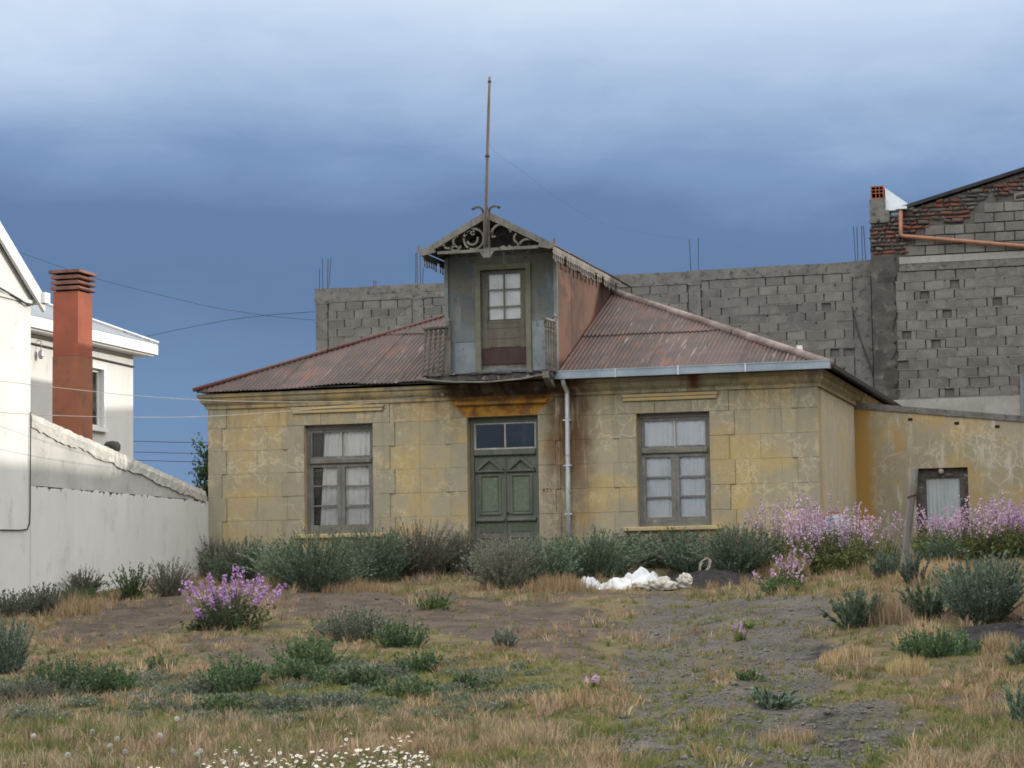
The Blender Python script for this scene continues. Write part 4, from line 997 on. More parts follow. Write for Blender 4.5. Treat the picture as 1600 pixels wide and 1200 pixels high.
MB().lathe([(0.015, 0.0), (0.042, -0.02), (0.055, -0.06), (0.04, -0.1), (0.012, -0.115)], (12.40, 4.455, 1.80), 10).build('lamp_globe', M['sackcloth'], annex, smooth=True)

# ------------------------------------------------------------------ concrete block walls behind
BM = []
for w, nvar in ((0.392, 5), (0.19, 3)):
    lst = []
    for k in range(nvar):
        x0, z0, x1, z1 = -w / 2, -0.094, w / 2, 0.094
        a = [(x0, .05, z0), (x1, .05, z0), (x1, .05, z1), (x0, .05, z1)]
        m_ = [(x0 + R.uniform(0, .004), .008, z0 + R.uniform(0, .004)), (x1 - R.uniform(0, .004), .008, z0 + R.uniform(0, .004)), (x1 - R.uniform(0, .004), .008, z1 - R.uniform(0, .004)), (x0 + R.uniform(0, .004), .008, z1 - R.uniform(0, .004))]
        c = [(x + (0.009 if x < 0 else -0.009) + R.uniform(-.004, .004), R.uniform(-.003, .003), z + (0.008 if z < 0 else -0.008) + R.uniform(-.003, .003)) for x, y, z in m_]
        f = [(8, 9, 10, 11)]
        for i in range(4):
            j = (i + 1) % 4; f += [(i, j, 4 + j, 4 + i), (4 + i, 4 + j, 8 + j, 8 + i)]
        lst.append(MB().add(a + m_ + c, f).mesh('concrete_block', M['block']))
    BM.append(lst)
def block(u, y, z, half, parent, sx=1.0):
    me = R.choice(BM[1 if half else 0])
    o = place('concrete_block', me, (u, y + R.uniform(-.006, .006), z), parent, (R.uniform(-.01, .01), R.uniform(-.012, .012), R.uniform(-.01, .01)))
    if sx != 1.0: o.scale = (sx, 1, 1)
    return o
YB = 11.0
bw = thing('block_wall', (4.1, YB, 0), 'long grey concrete block wall with bare rebar sticking up behind the yellow house', 'wall')
MB().box(-2.08, YB + 0.042, -0.5, 10.38, YB + 0.24, 6.38).build('wall_core', M['mortar_dark'], bw)
COLS = [(-2.10, -1.82), (0.20, 0.45), (6.48, 6.74), (10.03, 10.40)]
for a, c in COLS:
    MB().box(a, YB - 0.006, -0.5, c, YB + 0.26, 6.235).build('concrete_column', M['concrete'], bw)
for a, c, z0, z1 in ((-2.12, -1.70, 6.235, 6.575), (-1.699, 0.18, 6.415, 6.57), (-1.699, 0.18, 6.262, 6.405), (0.181, 0.48, 6.236, 6.575), (0.481, 4.3, 6.40, 6.565), (0.481, 4.3, 6.262, 6.39), (4.301, 6.46, 6.27, 6.54), (6.461, 6.76, 6.236, 6.545), (6.761, 9.99, 6.33, 6.56), (9.991, 10.42, 6.236, 6.575)):
    n = max(1, int((c - a) / 0.6)); V = []; F = []
    for i in range(n + 1):
        u = a + (c - a) * i / n; jz = R.uniform(-.012, .012)
        V += [(u, YB - 0.012 + R.uniform(-.006, .006), z0 + R.uniform(-.01, .0)), (u, YB - 0.010 + R.uniform(-.006, .006), z1 + jz), (u, YB + 0.25, z1 + jz), (u, YB + 0.25, z0)]
    for i in range(n):
        for k in range(4):
            k2 = (k + 1) % 4; F.append((i * 4 + k, i * 4 + 4 + k, i * 4 + 4 + k2, i * 4 + k2))
    F += [(0, 1, 2, 3), (n * 4 + 3, n * 4 + 2, n * 4 + 1, n * 4)]
    MB().add(V, F).build('ring_beam', M['concrete'], bw)
def hid(u):     # the part of the wall the house roof covers from the street, with a margin for a step aside
    P = [(-2.2, 5.0), (-2.1, 4.6), (0.88, 5.35), (1.3, 6.3), (4.3, 6.3), (4.86, 5.7), (9.13, 3.9), (10.5, 2.9)]
    for (a, za), (c, zc) in zip(P, P[1:]):
        if a <= u <= c: return za + (zc - za) * (u - a) / (c - a)
    return 5
HOLES = [(9.62, 5.53), (9.75, 4.72)]
def fill_blocks(parent, y, spans, ztop, rows, pitch, hidden=None, holes=()):
    beds = MB()
    for r in range(rows):
        z = ztop - pitch * (r + 0.5)
        for a, c in spans:
            u = a + (0.0 if (r + int(a * 7)) % 2 == 0 else -0.205) + R.uniform(-.03, .03)
            while u < c - 0.03:
                w = 0.41; x0, x1 = max(u, a), min(u + w, c); wd = x1 - x0; m = (x0 + x1) / 2
                if wd > 0.06 and not (hidden and z + 0.3 < hidden(m)) and not any(abs(m - hx) < 0.2 and abs(z - hz) < 0.1 for hx, hz in holes):
                    if wd > 0.3: block(m, y, z, False, parent, (wd - 0.018) / 0.392)
                    else: block(m, y, z, True, parent, (wd - 0.018) / 0.19)
                    if R.random() < 0.35 and wd > .3: beds.box(x1 - 0.016, y + R.uniform(-.001, .006), z - 0.085, x1 + 0.016, y + 0.04, z + 0.085 * R.uniform(.2, 1))
                elif wd > 0.3 and any(abs(m - hx) < 0.2 and abs(z - hz) < 0.1 for hx, hz in holes):
                    block(m - 0.14, y, z, True, parent, 0.55); block(m + 0.15, y, z, True, parent, 0.5)
                u += w
            # bed joints: rough mortar strips with squeezed-out lumps
            q = a
            while q < c:
                e = min(q + R.uniform(0.15, 0.5), c)
                if not (hidden and z + 0.2 < hidden((q + e) / 2)) :
                    pr = R.choice((0.0, 0.002, 0.004, -0.004, -0.006)) ; hz = R.uniform(0.010, 0.017)
                    beds.box(q, y - (-pr), z - pitch / 2 - hz, e - 0.004, y + 0.044, z - pitch / 2 + hz)
                q = e
    beds.build('mortar_bed', M['mortar'], parent)['kind'] = 'stuff'
fill_blocks(bw, YB, [(-1.81, 0.19), (0.46, 1.6)], 6.255, 8, 0.198, hid)
fill_blocks(bw, YB, [(4.2, 6.47)], 6.262, 8, 0.198, hid)
fill_blocks(bw, YB, [(6.75, 10.02)], 6.32, 14, 0.198, hid, HOLES)
for u, z1, lean in ((-2.04, 7.05, 0), (-1.96, 7.27, -.01), (-1.86, 7.26, .03), (-1.83, 7.29, .07), (-0.74, 6.72, 0), (-0.69, 6.71, 0), (0.25, 7.28, 0.01), (0.29, 7.31, 0), (0.36, 7.29, .01), (0.40, 6.95, .04), (6.52, 7.25, -.02), (6.68, 7.27, .02), (10.08, 7.33, -.02), (10.13, 7.32, 0), (10.23, 7.33, 0), (10.30, 7.33, -.03)):
    MB().tube([(u, YB + 0.1, 6.5), (u + lean, YB + 0.1, z1)], 0.0085, 5).build('rebar', M['steel'], bw)
MB().tube([(10.0, YB - 0.03, 5.6), (10.12, YB - 0.045, 5.0), (10.38, YB - 0.05, 4.2), (10.55, YB - 0.05, 3.4)], 0.012, 5).build('hanging_cable', M['cable_dark'], bw)

# ------------------------------------------------------------------ block building on the right
YR = 10.6
bb_ = thing('block_building', (16.0, YR, 0), 'tall unfinished block building on the right with broken brick gable and copper-coloured pipe', 'building')
def rake(u): return 7.58 + 0.262 * (u - 11.13)
def rk(u): return rake(u) if u < 20.0 else rake(20.0) - 0.262 * (u - 20.0)
MB().add([(10.46, YR + 0.05, -0.5), (29.0, YR + 0.05, -0.5), (29.0, YR + 0.05, rk(29)), (20.0, YR + 0.05, rk(20)), (11.13, YR + 0.05, 7.50), (10.46, YR + 0.05, 7.2),
          (10.46, 22, -0.5), (29.0, 22, -0.5), (29.0, 22, rk(29)), (20.0, 22, rk(20)), (11.13, 22, 7.50), (10.46, 22, 7.2)],
         [(0, 1, 2, 3, 4, 5), (11, 10, 9, 8, 7, 6), (0, 6, 7, 1), (1, 7, 8, 2), (2, 8, 9, 3), (3, 9, 10, 4), (4, 10, 11, 5), (5, 11, 6, 0)]).build('wall_core', M['mortar_dark'], bb_)
HR = [(12.32, 6.02), (11.49, 5.81), (12.91, 5.49), (12.10, 5.22), (11.66, 4.79), (12.20, 3.60), (11.03, 5.0), (11.05, 4.35)]
fill_blocks(bb_, YR, [(10.96, 15.6)], 6.235, 13, 0.205, None, HR)
def lowz(u): return 6.60 if u < 11.2 else 7.0 + (u - 11.2) * 0.37 + 0.10 * math.sin(u * 5)
# blocks above the lintel stop in steps under the brick
for r in range(7):
    z = 6.56 + 0.205 * (r + 0.5)
    u = 11.2 + (0.2 if r % 2 else 0)
    while u < 15.6:
        if z + 0.06 < lowz(u + .1): block(u + 0.2, YR, z, False, bb_, 1.0)
        u += 0.41
MB().box(11.06, YR - 0.02, 6.40, 15.6, YR + 0.045, 6.545).build('lintel_band', M['concrete_pale'], bb_)
MB().box(11.06, YR - 0.012, 6.245, 15.6, YR + 0.045, 6.395).build('lintel_band', M['concrete'], bb_)
MB().box(10.70, YR - 0.02, 2.6, 15.6, YR + 0.045, 3.555).build('base_render', M['concrete_pale'], bb_)
# ragged dark column where an older building was torn away
V = []; F = []; n = 26
for i in range(n + 1):
    z = 3.56 + (6.62 - 3.56) * i / n
    V += [(10.47, YR - 0.014, z), (10.95 + R.uniform(-.09, .08) - 0.06 * (i < 8), YR - 0.012 + R.uniform(-.01, .01), z), (10.95 + R.uniform(-.09, .05), YR + 0.049, z), (10.47, YR + 0.049, z)]
for i in range(n):
    for k in range(4):
        k2 = (k + 1) % 4; F.append((i * 4 + k, i * 4 + k2, i * 4 + 4 + k2, i * 4 + 4 + k))
F += [(3, 2, 1, 0), (n * 4, n * 4 + 1, n * 4 + 2, n * 4 + 3)]
MB().add(V, F).build('tarred_strip', M['tar'], bb_)
# broken brick in the gable and the stub on the left corner
RV = []; RF = []; RT = []
RUB = [(0.135, 0.060, 0.045), (0.110, 0.075, 0.060), (0.095, 0.085, 0.076), (0.125, 0.118, 0.108), (0.155, 0.062, 0.042), (0.080, 0.070, 0.063), (0.070, 0.052, 0.045)]
z = 6.63
while z < 9.6:
    u = 10.48 + R.uniform(-.05, .05)
    while u < 15.6:
        w = R.choice((0.05, 0.08, 0.12, 0.19, 0.22)) * R.uniform(.8, 1.2); hgt = R.uniform(0.035, 0.072)
        low = lowz(u)
        top = (7.50 if u < 11.1 else rake(u) - 0.07)
        if low - R.uniform(0, .12) < z < top - 0.04:
            pr = R.uniform(-.03, .02)
            cz = R.uniform(-.018, .018)
            rv = ([(u, YR + pr, z + cz), (u + w, YR + pr + R.uniform(-.015, .015), z - cz), (u + w - R.uniform(0, .02), YR + pr, z + hgt - cz), (u + R.uniform(0, .02), YR + pr + R.uniform(-.015, .015), z + hgt + cz),
                     (u, YR + .06, z), (u + w, YR + .06, z), (u + w, YR + .06, z + hgt), (u, YR + .06, z + hgt)])
            nb = len(RV); RV += rv; RF += [tuple(i + nb for i in q) for q in ((0, 1, 2, 3), (0, 4, 5, 1), (1, 5, 6, 2), (2, 6, 7, 3), (3, 7, 4, 0))]; kf = R.uniform(.75, 1.25); RT += [tuple(x * kf for x in R.choice(RUB))] * 8
        u += w + R.uniform(0.01, 0.03)
    z += 0.085
np_mesh('broken_brick', RV, RF, M['rubble'], ORG[bb_.name], np.array(RT), bb_)['kind'] = 'stuff'
MB().box(10.47, YR - 0.01, 7.30, 10.88, YR + 0.35, 7.56).box(10.47, YR + 0.0, 7.561, 10.80, YR + 0.33, 7.80).build('corner_stub', M['concrete'], bb_)
o = MB().box(10.50, YR + 0.02, 7.802, 10.78, YR + 0.30, 7.835).box(10.50, YR + 0.02, 7.836, 10.525, YR + 0.30, 8.06).box(10.755, YR + 0.02, 7.836, 10.78, YR + 0.30, 8.06).box(10.50, YR + 0.02, 8.061, 10.78, YR + 0.30, 8.085)\
    .box(10.526, YR + 0.021, 7.925, 10.754, YR + 0.30, 7.94).box(10.526, YR + 0.021, 7.995, 10.754, YR + 0.30, 8.01).box(10.60, YR + 0.0205, 7.837, 10.615, YR + 0.30, 8.06).box(10.675, YR + 0.0205, 7.837, 10.69, YR + 0.30, 8.06).build('hollow_brick', M['terracotta'], bb_)
MB().box(10.53, YR + 0.2, 7.84, 10.75, YR + 0.28, 8.055).build('brick_core', M['dark'], bb_)
MB().prism([(10.80, 7.55), (11.42, 7.56), (10.80, 8.04)], 'y', YR + 0.05, YR + 0.42).build('flashing', M['flash'], bb_)
MB().add([(11.08, YR - 0.06, 7.53), (20.0, YR - 0.06, rk(20) - 0.03), (20.0, YR - 0.06, rk(20) + 0.05), (11.08, YR - 0.06, 7.60), (11.08, 22.2, 7.53), (20.0, 22.2, rk(20) - 0.03), (20.0, 22.2, rk(20) + 0.05), (11.08, 22.2, 7.60)],
         [(0, 1, 2, 3), (7, 6, 5, 4), (3, 2, 6, 7), (0, 4, 5, 1), (0, 3, 7, 4), (1, 5, 6, 2)]).build('roof_edge', M['black_edge'], bb_)
MB().add([(20.0, YR - 0.06, rk(20) + 0.05), (29.2, YR - 0.06, rk(29.2) + .05), (29.2, 22.2, rk(29.2) + .05), (20.0, 22.2, rk(20) + 0.05)], [(0, 1, 2, 3)]).build('roof_slope', M['black_edge'], bb_, fix=False)
MB().tube([(11.13, YR - 0.09, 7.55), (11.12, YR - 0.09, 7.05), (11.125, YR - 0.09, 7.0), (11.17, YR - 0.09, 6.975), (13.62, YR - 0.09, 6.63), (16.5, YR - 0.09, 6.22)], 0.045, 8).build('drainpipe', M['copper'], bb_, smooth=True)
MB().box(11.02, YR - 0.15, 7.545, 11.26, YR - 0.02, 7.60).build('outlet', M['flash'], bb_)
MB().tube([(13.50, YR - 0.07, 3.95), (13.50, YR - 0.07, 2.8)], 0.05, 8).build('lower_pipe', M['slate'], bb_)
# unseen buildings added right of the frame, sized to shade the lot
for k, (v0, v1, h) in enumerate(((-19.5, -6.0, 7.3), (-5.6, 9.6, 7.6))):
    t = thing('shade_building', (22, (v0 + v1) / 2, 0), ('unseen plain grey two-storey building added to shade the lot near the street', 'unseen plain grey two-storey building added to shade the lot next to the annex')[k], 'building')
    MB().box(20.0, v0, -2.5, 27.0, v1, h - 0.3).build('wall', M['concrete'], t)
    MB().box(19.7, v0 - 0.2, h - 0.299, 27.3, v1 + 0.2, h).build('roof', M['black_edge'], t)
    for q in range(4):
        vv = v0 + (v1 - v0) * (q + 0.5) / 4
        for zz in (1.2, 4.3):
            MB().box(19.985, vv - 0.5, zz, 19.999, vv + 0.5, zz + 1.3).build('window', M['slate'], t)

# ------------------------------------------------------------------ white neighbours on the left
th = thing('white_house', (-4, -11, 0), 'tall white gabled house with white bargeboard at the left edge', 'house')
EV = -6.73; PKV = -10.97; PZ = 7.08; EZW = 4.26
MB().prism([(EV, -1.5), (EV, EZW), (PKV, PZ - 0.12), (2 * PKV - EV, EZW), (2 * PKV - EV, -1.5)], 'x', -8.0, 0.0).build('wall', M['white'], th)
for s in (1, -1):
    e = PKV + s * (EV - PKV + 0.27); sl = (PZ - EZW) / (EV - PKV)
    ze = PZ + 0.09 - sl * 0 - abs(e - PKV) * sl
    MB().prism([(e, ze - 0.17), (e, ze + 0.06), (PKV, PZ + 0.15), (PKV, PZ - 0.10)], 'x', 0.05, 0.10).build('bargeboard', M['whitetrim'], th)
    MB().prism([(e - s * 0.0, ze - 0.05), (e, ze + 0.03), (PKV, PZ + 0.12), (PKV, PZ + 0.02)], 'x', -8.2, 0.049).build('roof', M['slate'], th)
MB().box(-8.2, EV + 0.15, EZW - 0.13, 0.16, EV + 0.32, EZW + 0.03).build('eaves_gutter', M['whitetrim'], th)
MB().box(-0.002, EV - 8.4, 4.10, 0.03, EV - 0.002, 4.15).build('string_course', M['white'], th)
cb = MB().tube([(0.045, -9.5, 4.42), (0.045, -7.7, 4.20), (0.045, -7.2, 4.12), (0.045, -6.9, 4.06), (0.045, -6.74, 4.09)], 0.016, 5).build('cable', M['cable_dark'], th)
MB().tube([(0.02, -6.76, 2.46), (0.025, -6.775, 1.9), (0.02, -6.765, 1.0), (0.02, -6.78, 0.80), (0.02, -6.85, 0.70), (0.02, -7.1, 0.68), (0.02, -7.66, 0.67), (0.02, -9.5, 0.62)], 0.010, 6).build('conduit', M['cable_dark'], th)

wg = thing('white_house', (-6, -1.7, 0), 'lower white house wing with hipped blue-grey roof behind the red chimney', 'house')
WZ = 4.38
b = MB()
WW = [(1.05, 2.88, 1.93, 3.98)]
for (a, z0, c, z1) in ((-6.7, -0.6, 1.05, WZ), (1.93, -0.6, 3.3, WZ), (1.05, -0.6, 1.93, 2.88), (1.05, 3.98, 1.93, WZ)):
    b.box(-3.3, a, z0, -3.0, c, z1)
b.box(-9.5, 3.0, -0.6, -3.301, 3.3, WZ); b.build('wall', M['white'], wg)
MB().box(-3.25, 1.0, 2.8, -3.24, 2.0, 4.1).build('window_backing', M['curtain_blue'], wg)
MB().box(-3.10, 1.052, 2.882, -3.06, 1.10, 3.978).box(-3.10, 1.88, 2.882, -3.06, 1.928, 3.978).box(-3.10, 1.101, 3.93, -3.06, 1.879, 3.978).box(-3.10, 1.101, 2.882, -3.06, 1.879, 2.93).build('window', M['whitetrim'], wg)
MB().box(-3.085, 1.101, 2.931, -3.08, 1.879, 3.929).build('pane', M['glass'], wg)
MB().box(-2.998, 0.96, 3.982, -2.955, 2.02, 4.06).box(-2.998, 1.932, 2.82, -2.955, 2.02, 3.981).box(-2.998, 0.96, 2.80, -2.92, 2.06, 2.879).build('window_surround', M['whitetrim'], wg)
MB().box(-2.72, -6.6, 4.42, -2.66, 3.66, 4.62).build('fascia', M['whitetrim'], wg)
MB().box(-2.995, -6.6, 4.385, -2.721, 3.66, 4.43).box(-9.5, 3.302, 4.385, -2.996, 3.66, 4.43).build('soffit', M['whitetrim'], wg)
MB().box(-9.5, 3.661, 4.42, -2.66, 3.72, 4.62).build('end_fascia', M['whitetrim'], wg)
MB().tube([(-2.98, -6.6, 4.27), (-2.98, -1, 4.20), (-2.98, 1, 4.18), (-2.98, 3.28, 4.16)], 0.022, 5).build('cable', M['cable_dark'], wg)
RH = 6.05; RU = -6.1
MB().add([(-2.66, -6.6, 4.625), (-2.66, 3.72, 4.625), (RU, 0.35, RH), (RU, -6.6, RH), (-9.5, 3.72, 4.625), (-9.5, -6.6, 4.625)], [(0, 1, 2, 3), (1, 4, 2), (2, 4, 5, 3)]).build('roof', M['slate'], wg)
MB().tube([(-2.66, 3.72, 4.64), (RU, 0.35, RH + 0.02)], 0.05, 6).build('hip_capping', M['pipe'], wg)
MB().lathe([(0.02, 0), (0.05, -0.03), (0.055, -0.10), (0.03, -0.16)], (-2.92, -0.71, 4.10), 8).tube([(-2.99, -0.71, 4.28), (-2.92, -0.71, 4.26), (-2.92, -0.71, 4.09)], 0.01, 5).build('wall_lamp', M['pipe'], wg)

# chimney
CU0, CU1, CV0, CV1 = -1.97, -1.50, -2.12, -1.57
chim = thing('chimney', ((CU0 + CU1) / 2, (CV0 + CV1) / 2, 0), 'square brick-red chimney stack with louvred slab cap by the white house', 'chimney')
MB().box(CU0, CV0, 3.82, CU1, CV1, 4.93).build('shaft', M['chimney'], chim)
MB().box(CU0 - 0.006, CV0 - 0.006, -0.6, CU1 + 0.006, CV1 + 0.006, 3.815).build('lower_shaft', M['chimney_low'], chim)
for z in (4.96, 5.055, 5.15):
    MB().prism([(CU0 - 0.02, z), (CU1 + 0.02, z), (CU1 + 0.045, z + 0.02), (CU1 + 0.012, z + 0.06), (CU0 - 0.012, z + 0.06), (CU0 - 0.045, z + 0.02)], 'y', CV0 - 0.04, CV1 + 0.04).build('cap_slab', M['cap_clay'], chim)
MB().prism([(CU0 - 0.065, 5.25), (CU1 + 0.065, 5.25), (CU1 + 0.05, 5.30), (CU0 - 0.05, 5.30)], 'y', CV0 - 0.065, CV1 + 0.065).build('cap_slab', M['cap_clay'], chim)
MB().box(CU0 + 0.04, CV0 + 0.04, 4.931, CU1 - 0.04, CV1 - 0.04, 5.248).build('cap_core', M['dark'], chim)

# boundary wall
bd = thing('boundary_wall', (-0.14, -3.4, 0), 'white painted boundary wall with raw grey top sloping down to the yellow house', 'wall')
def bt_(v): return 2.44 + (1.53 - 2.44) * (v + 6.72) / 6.55
MB().add([(0.0, -6.72, 1.36), (0.0, -0.06, 1.36), (0.0, -0.06, bt_(-0.17) - 0.1), (0.0, -6.72, bt_(-6.72) - 0.1), (-0.26, -6.72, 1.36), (-0.26, -0.17, 1.36), (-0.26, -0.17, bt_(-0.17) - 0.1), (-0.26, -6.72, bt_(-6.72) - 0.1)],
         [(0, 1, 2, 3), (7, 6, 5, 4), (3, 2, 6, 7), (1, 5, 6, 2), (0, 3, 7, 4)]).build('raw_render', M['greyrender'], bd)
V = []; F = []; n = 160
for i in range(n + 1):
    v = -6.72 + 6.72 * i / n
    zz = 1.352 + (fbm(np.array([v * 6.0]), np.array([0.3]), 41)[0] - 0.5) * 0.06 - max(0, vnoise(np.array([v * 14.0]), np.array([5.0]), 3)[0] - 0.72) * 0.45
    V += [(0.005, v, -0.9), (0.005, v, zz - 0.004), (0.001, v, zz), (-0.27, v, 1.355), (-0.27, v, -0.9)]
for i in range(n):
    for k in range(4): F.append((i * 5 + k, i * 5 + 5 + k, i * 5 + 6 + k, i * 5 + k + 1))
F += [(0, 1, 2, 3, 4), (n * 5 + 4, n * 5 + 3, n * 5 + 2, n * 5 + 1, n * 5)]
MB().add(V, F).build('painted_wall', M['white'], bd, fix=False)
MB().box(-0.27, 0.002, -0.9, -0.02, 7.0, 1.33).build('rear_wall', M['greyrender'], bd)
V = []; F = []; n = 70
for i in range(n + 1):
    v = -6.725 + 6.56 * i / n; zt = bt_(v)
    j = [R.uniform(-.02, .02) for _ in range(6)]
    V += [(0.022 + j[0] * .4, v, zt - 0.20 - 0.05 * vnoise(np.array([v * 2.0]), np.array([1.0]), 8)[0] + j[1]), (0.03 + j[2] * .4, v, zt - 0.09), (0.01, v, zt + j[3] * .5), (-0.27, v, zt + j[4] * .5), (-0.29, v, zt - 0.15)]
for i in range(n):
    for k in range(5):
        k2 = (k + 1) % 5; F.append((i * 5 + k, i * 5 + 5 + k, i * 5 + 5 + k2, i * 5 + k2))
F += [(4, 3, 2, 1, 0), tuple(n * 5 + k for k in range(5))]
MB().add(V, F).build('coping', M['coping'], bd)
o = MB().lathe([(0.05, 0.0), (0.10, 0.02), (0.135, 0.09), (0.135, 0.16), (0.10, 0.205), (0.03, 0.22)], (0, 0, 0), 12).build('flue_cowl', M['black_edge'], None, at=(0, 0, 0), smooth=True)
o.location = (-0.15, -3.6, bt_(-3.6) - 0.01); tag(o, 'small round black cowl sitting on the sloping boundary wall', 'cowl')

# ------------------------------------------------------------------ wires
def wire(name, pts, r, mat, label, cat='cable', group=None):
    P = [Vector(p) for p in pts]; Q = []
    for i in range(len(P) - 1):
        p0, p1, p2, p3 = P[max(i - 1, 0)], P[i], P[i + 1], P[min(i + 2, len(P) - 1)]
        for k in range(5):
            t = k / 5
            Q.append(0.5 * ((2 * p1) + (p2 - p0) * t + (2 * p0 - 5 * p1 + 4 * p2 - p3) * t * t + (3 * p1 - p0 - 3 * p2 + p3) * t ** 3))
    Q.append(P[-1])
    o = MB().tube(Q, r, 5).build(name, mat, None, at=P[0]); return tag(o, label, cat, group)
wire('service_cable', [(4.421, -0.15, 3.063), (3.762, -1.348, 2.914), (3.111, -2.724, 2.802), (2.55, -4.045, 2.729), (2.101, -5.232, 2.681), (1.638, -6.635, 2.659), (1.188, -8.294, 2.666), (0.842, -9.98, 2.68), (0.10, -13.5, 2.80)], 0.0048, M['cable_white'], 'upper pale service cable running from the insulator over the door to the left')
wire('service_cable', [(4.421, -0.16, 3.055), (3.843, -1.186, 2.912), (2.862, -3.29, 2.624), (2.1, -5.232, 2.424), (1.638, -6.635, 2.334), (1.174, -8.361, 2.259), (0.845, -9.98, 2.23), (0.10, -13.5, 2.25)], 0.0048, M['cable_white'], 'lower pale service cable sagging from the insulator across the left window')
wire('overhead_wire', [(-20.0, 25, 11.2), (-16.7, 25, 10.06), (-14.33, 25, 9.2), (-11.24, 25, 8.33), (-9.73, 25, 7.99), (-7.34, 25, 7.63), (0, 25, 6.9)], 0.0065, M['cable_dark'], 'dark overhead wire sloping down from the white gable behind the red chimney')
wire('overhead_wire', [(-17.0, 25, 6.8), (-13.19, 25, 7.33), (-11.25, 25, 7.61), (-9.63, 25, 7.8), (-7.34, 25, 7.88), (-2.0, 25, 7.9)], 0.008, M['cable_dark'], 'dark overhead wire rising from the white wing roof to the block wall')
for z, lb in ((6.08, 'topmost thin power line low in the sky left of the yellow house'), (5.64, 'middle thin power line low in the sky left of the yellow house'), (5.30, 'lowest thin power line low in the sky left of the yellow house')):
    wire('power_line', [(-40, 50, z + 0.6), (-25.6, 50, z + 0.1), (-20.8, 50, z - 0.1), (-5, 50, z - 0.4)], 0.014, M['cable_dark'], lb, 'power line')
wire('aerial_wire', [(5.51, -0.82, 7.23), (5.41, 0.2, 7.22), (5.43, 1.5, 7.19), (5.54, 3.5, 7.02), (5.8, 6.5, 6.92), (6.49, 10.9, 7.22)], 0.0016, M['cable_dark'], 'thin aerial wire hanging from the flagpole towards the block wall')

# ------------------------------------------------------------------ props on the lot
pz = gzs(12.44, -2.33)
pb = Vector((12.44, -2.33, pz - 0.15)); pt = Vector((12.66, -2.33, 1.30))
b = MB(); V = []; n = 8
for t, r in ((0, .070), (0.3, .066), (0.6, .063), (0.85, .060), (0.93, .064), (1.0, .058), (1.04, .05), (1.10, .05), (1.12, .03)):
    c = pb.lerp(pt, t)
    for k in range(n):
        an = 6.2832 * (k + .5) / n; rr = r * (1.0 if k % 2 else 0.93) + R.uniform(-.004, .004)
        V.append((c.x + rr * math.cos(an) * 1.05, c.y + rr * math.sin(an), c.z))
F = [(j * n + i, j * n + (i + 1) % n, (j + 1) * n + (i + 1) % n, (j + 1) * n + i) for j in range(8) for i in range(n)] + [tuple(reversed(range(n))), tuple(8 * n + k for k in range(n))]
o = b.add(V, F).build('wooden_post', M['post'], None, at=(12.44, -2.33, pz)); tag(o, 'leaning weathered grey wooden post in front of the annex door', 'post')
MB().tube([(12.56, -2.40, 1.02), (12.62, -2.415, 1.04), (12.70, -2.36, 1.06), (12.66, -2.27, 1.04), (12.58, -2.28, 1.02), (12.56, -2.40, 1.02)], 0.010, 5).build('wire_tie', M['steel'], o)
# crumpled sacks and plastic
def crumple(name, c, sx, sy, sz, seed, mat, label, cat, fold=0.5, sharp=True):
    rr = random.Random(seed); V = []; F = []; nu, nv = 34, 18
    off = [rr.uniform(0, 50) for _ in range(3)]
    for j in range(nv + 1):
        th_ = math.pi * j / nv
        for i in range(nu):
            ph = 2 * math.pi * i / nu
            d = Vector((math.sin(th_) * math.cos(ph), math.sin(th_) * math.sin(ph), math.cos(th_)))
            q = (vnoise(np.array([d.x * 2.2 + off[0] + d.z]), np.array([d.y * 2.2 + off[1] - d.z * 1.3]), seed)[0] - .5) * 2
            q2 = abs(vnoise(np.array([d.x * 4.5 + off[2]]), np.array([d.y * 4.5 + d.z * 3 + off[0]]), seed + 9)[0] - .5) * 2
            q3 = abs(vnoise(np.array([d.x * 8.0 + off[1]]), np.array([d.y * 8.0 + d.z * 6 + off[2]]), seed + 4)[0] - .5) * 2
            k = 1 + fold * q - 0.42 * q2 + 0.05 * q3
            V.append((c[0] + d.x * sx * k, c[1] + d.y * sy * k, max(c[2] - 0.02, c[2] + sz * 0.42 + d.z * sz * 0.6 * k)))
    for j in range(nv):
        for i in range(nu):
            i2 = (i + 1) % nu; F.append((j * nu + i, (j + 1) * nu + i, (j + 1) * nu + i2, j * nu + i2))
    o = MB().add(V, F).build(name, mat, None, at=c, smooth=not sharp, fix=False)
    return tag(o, label, cat)
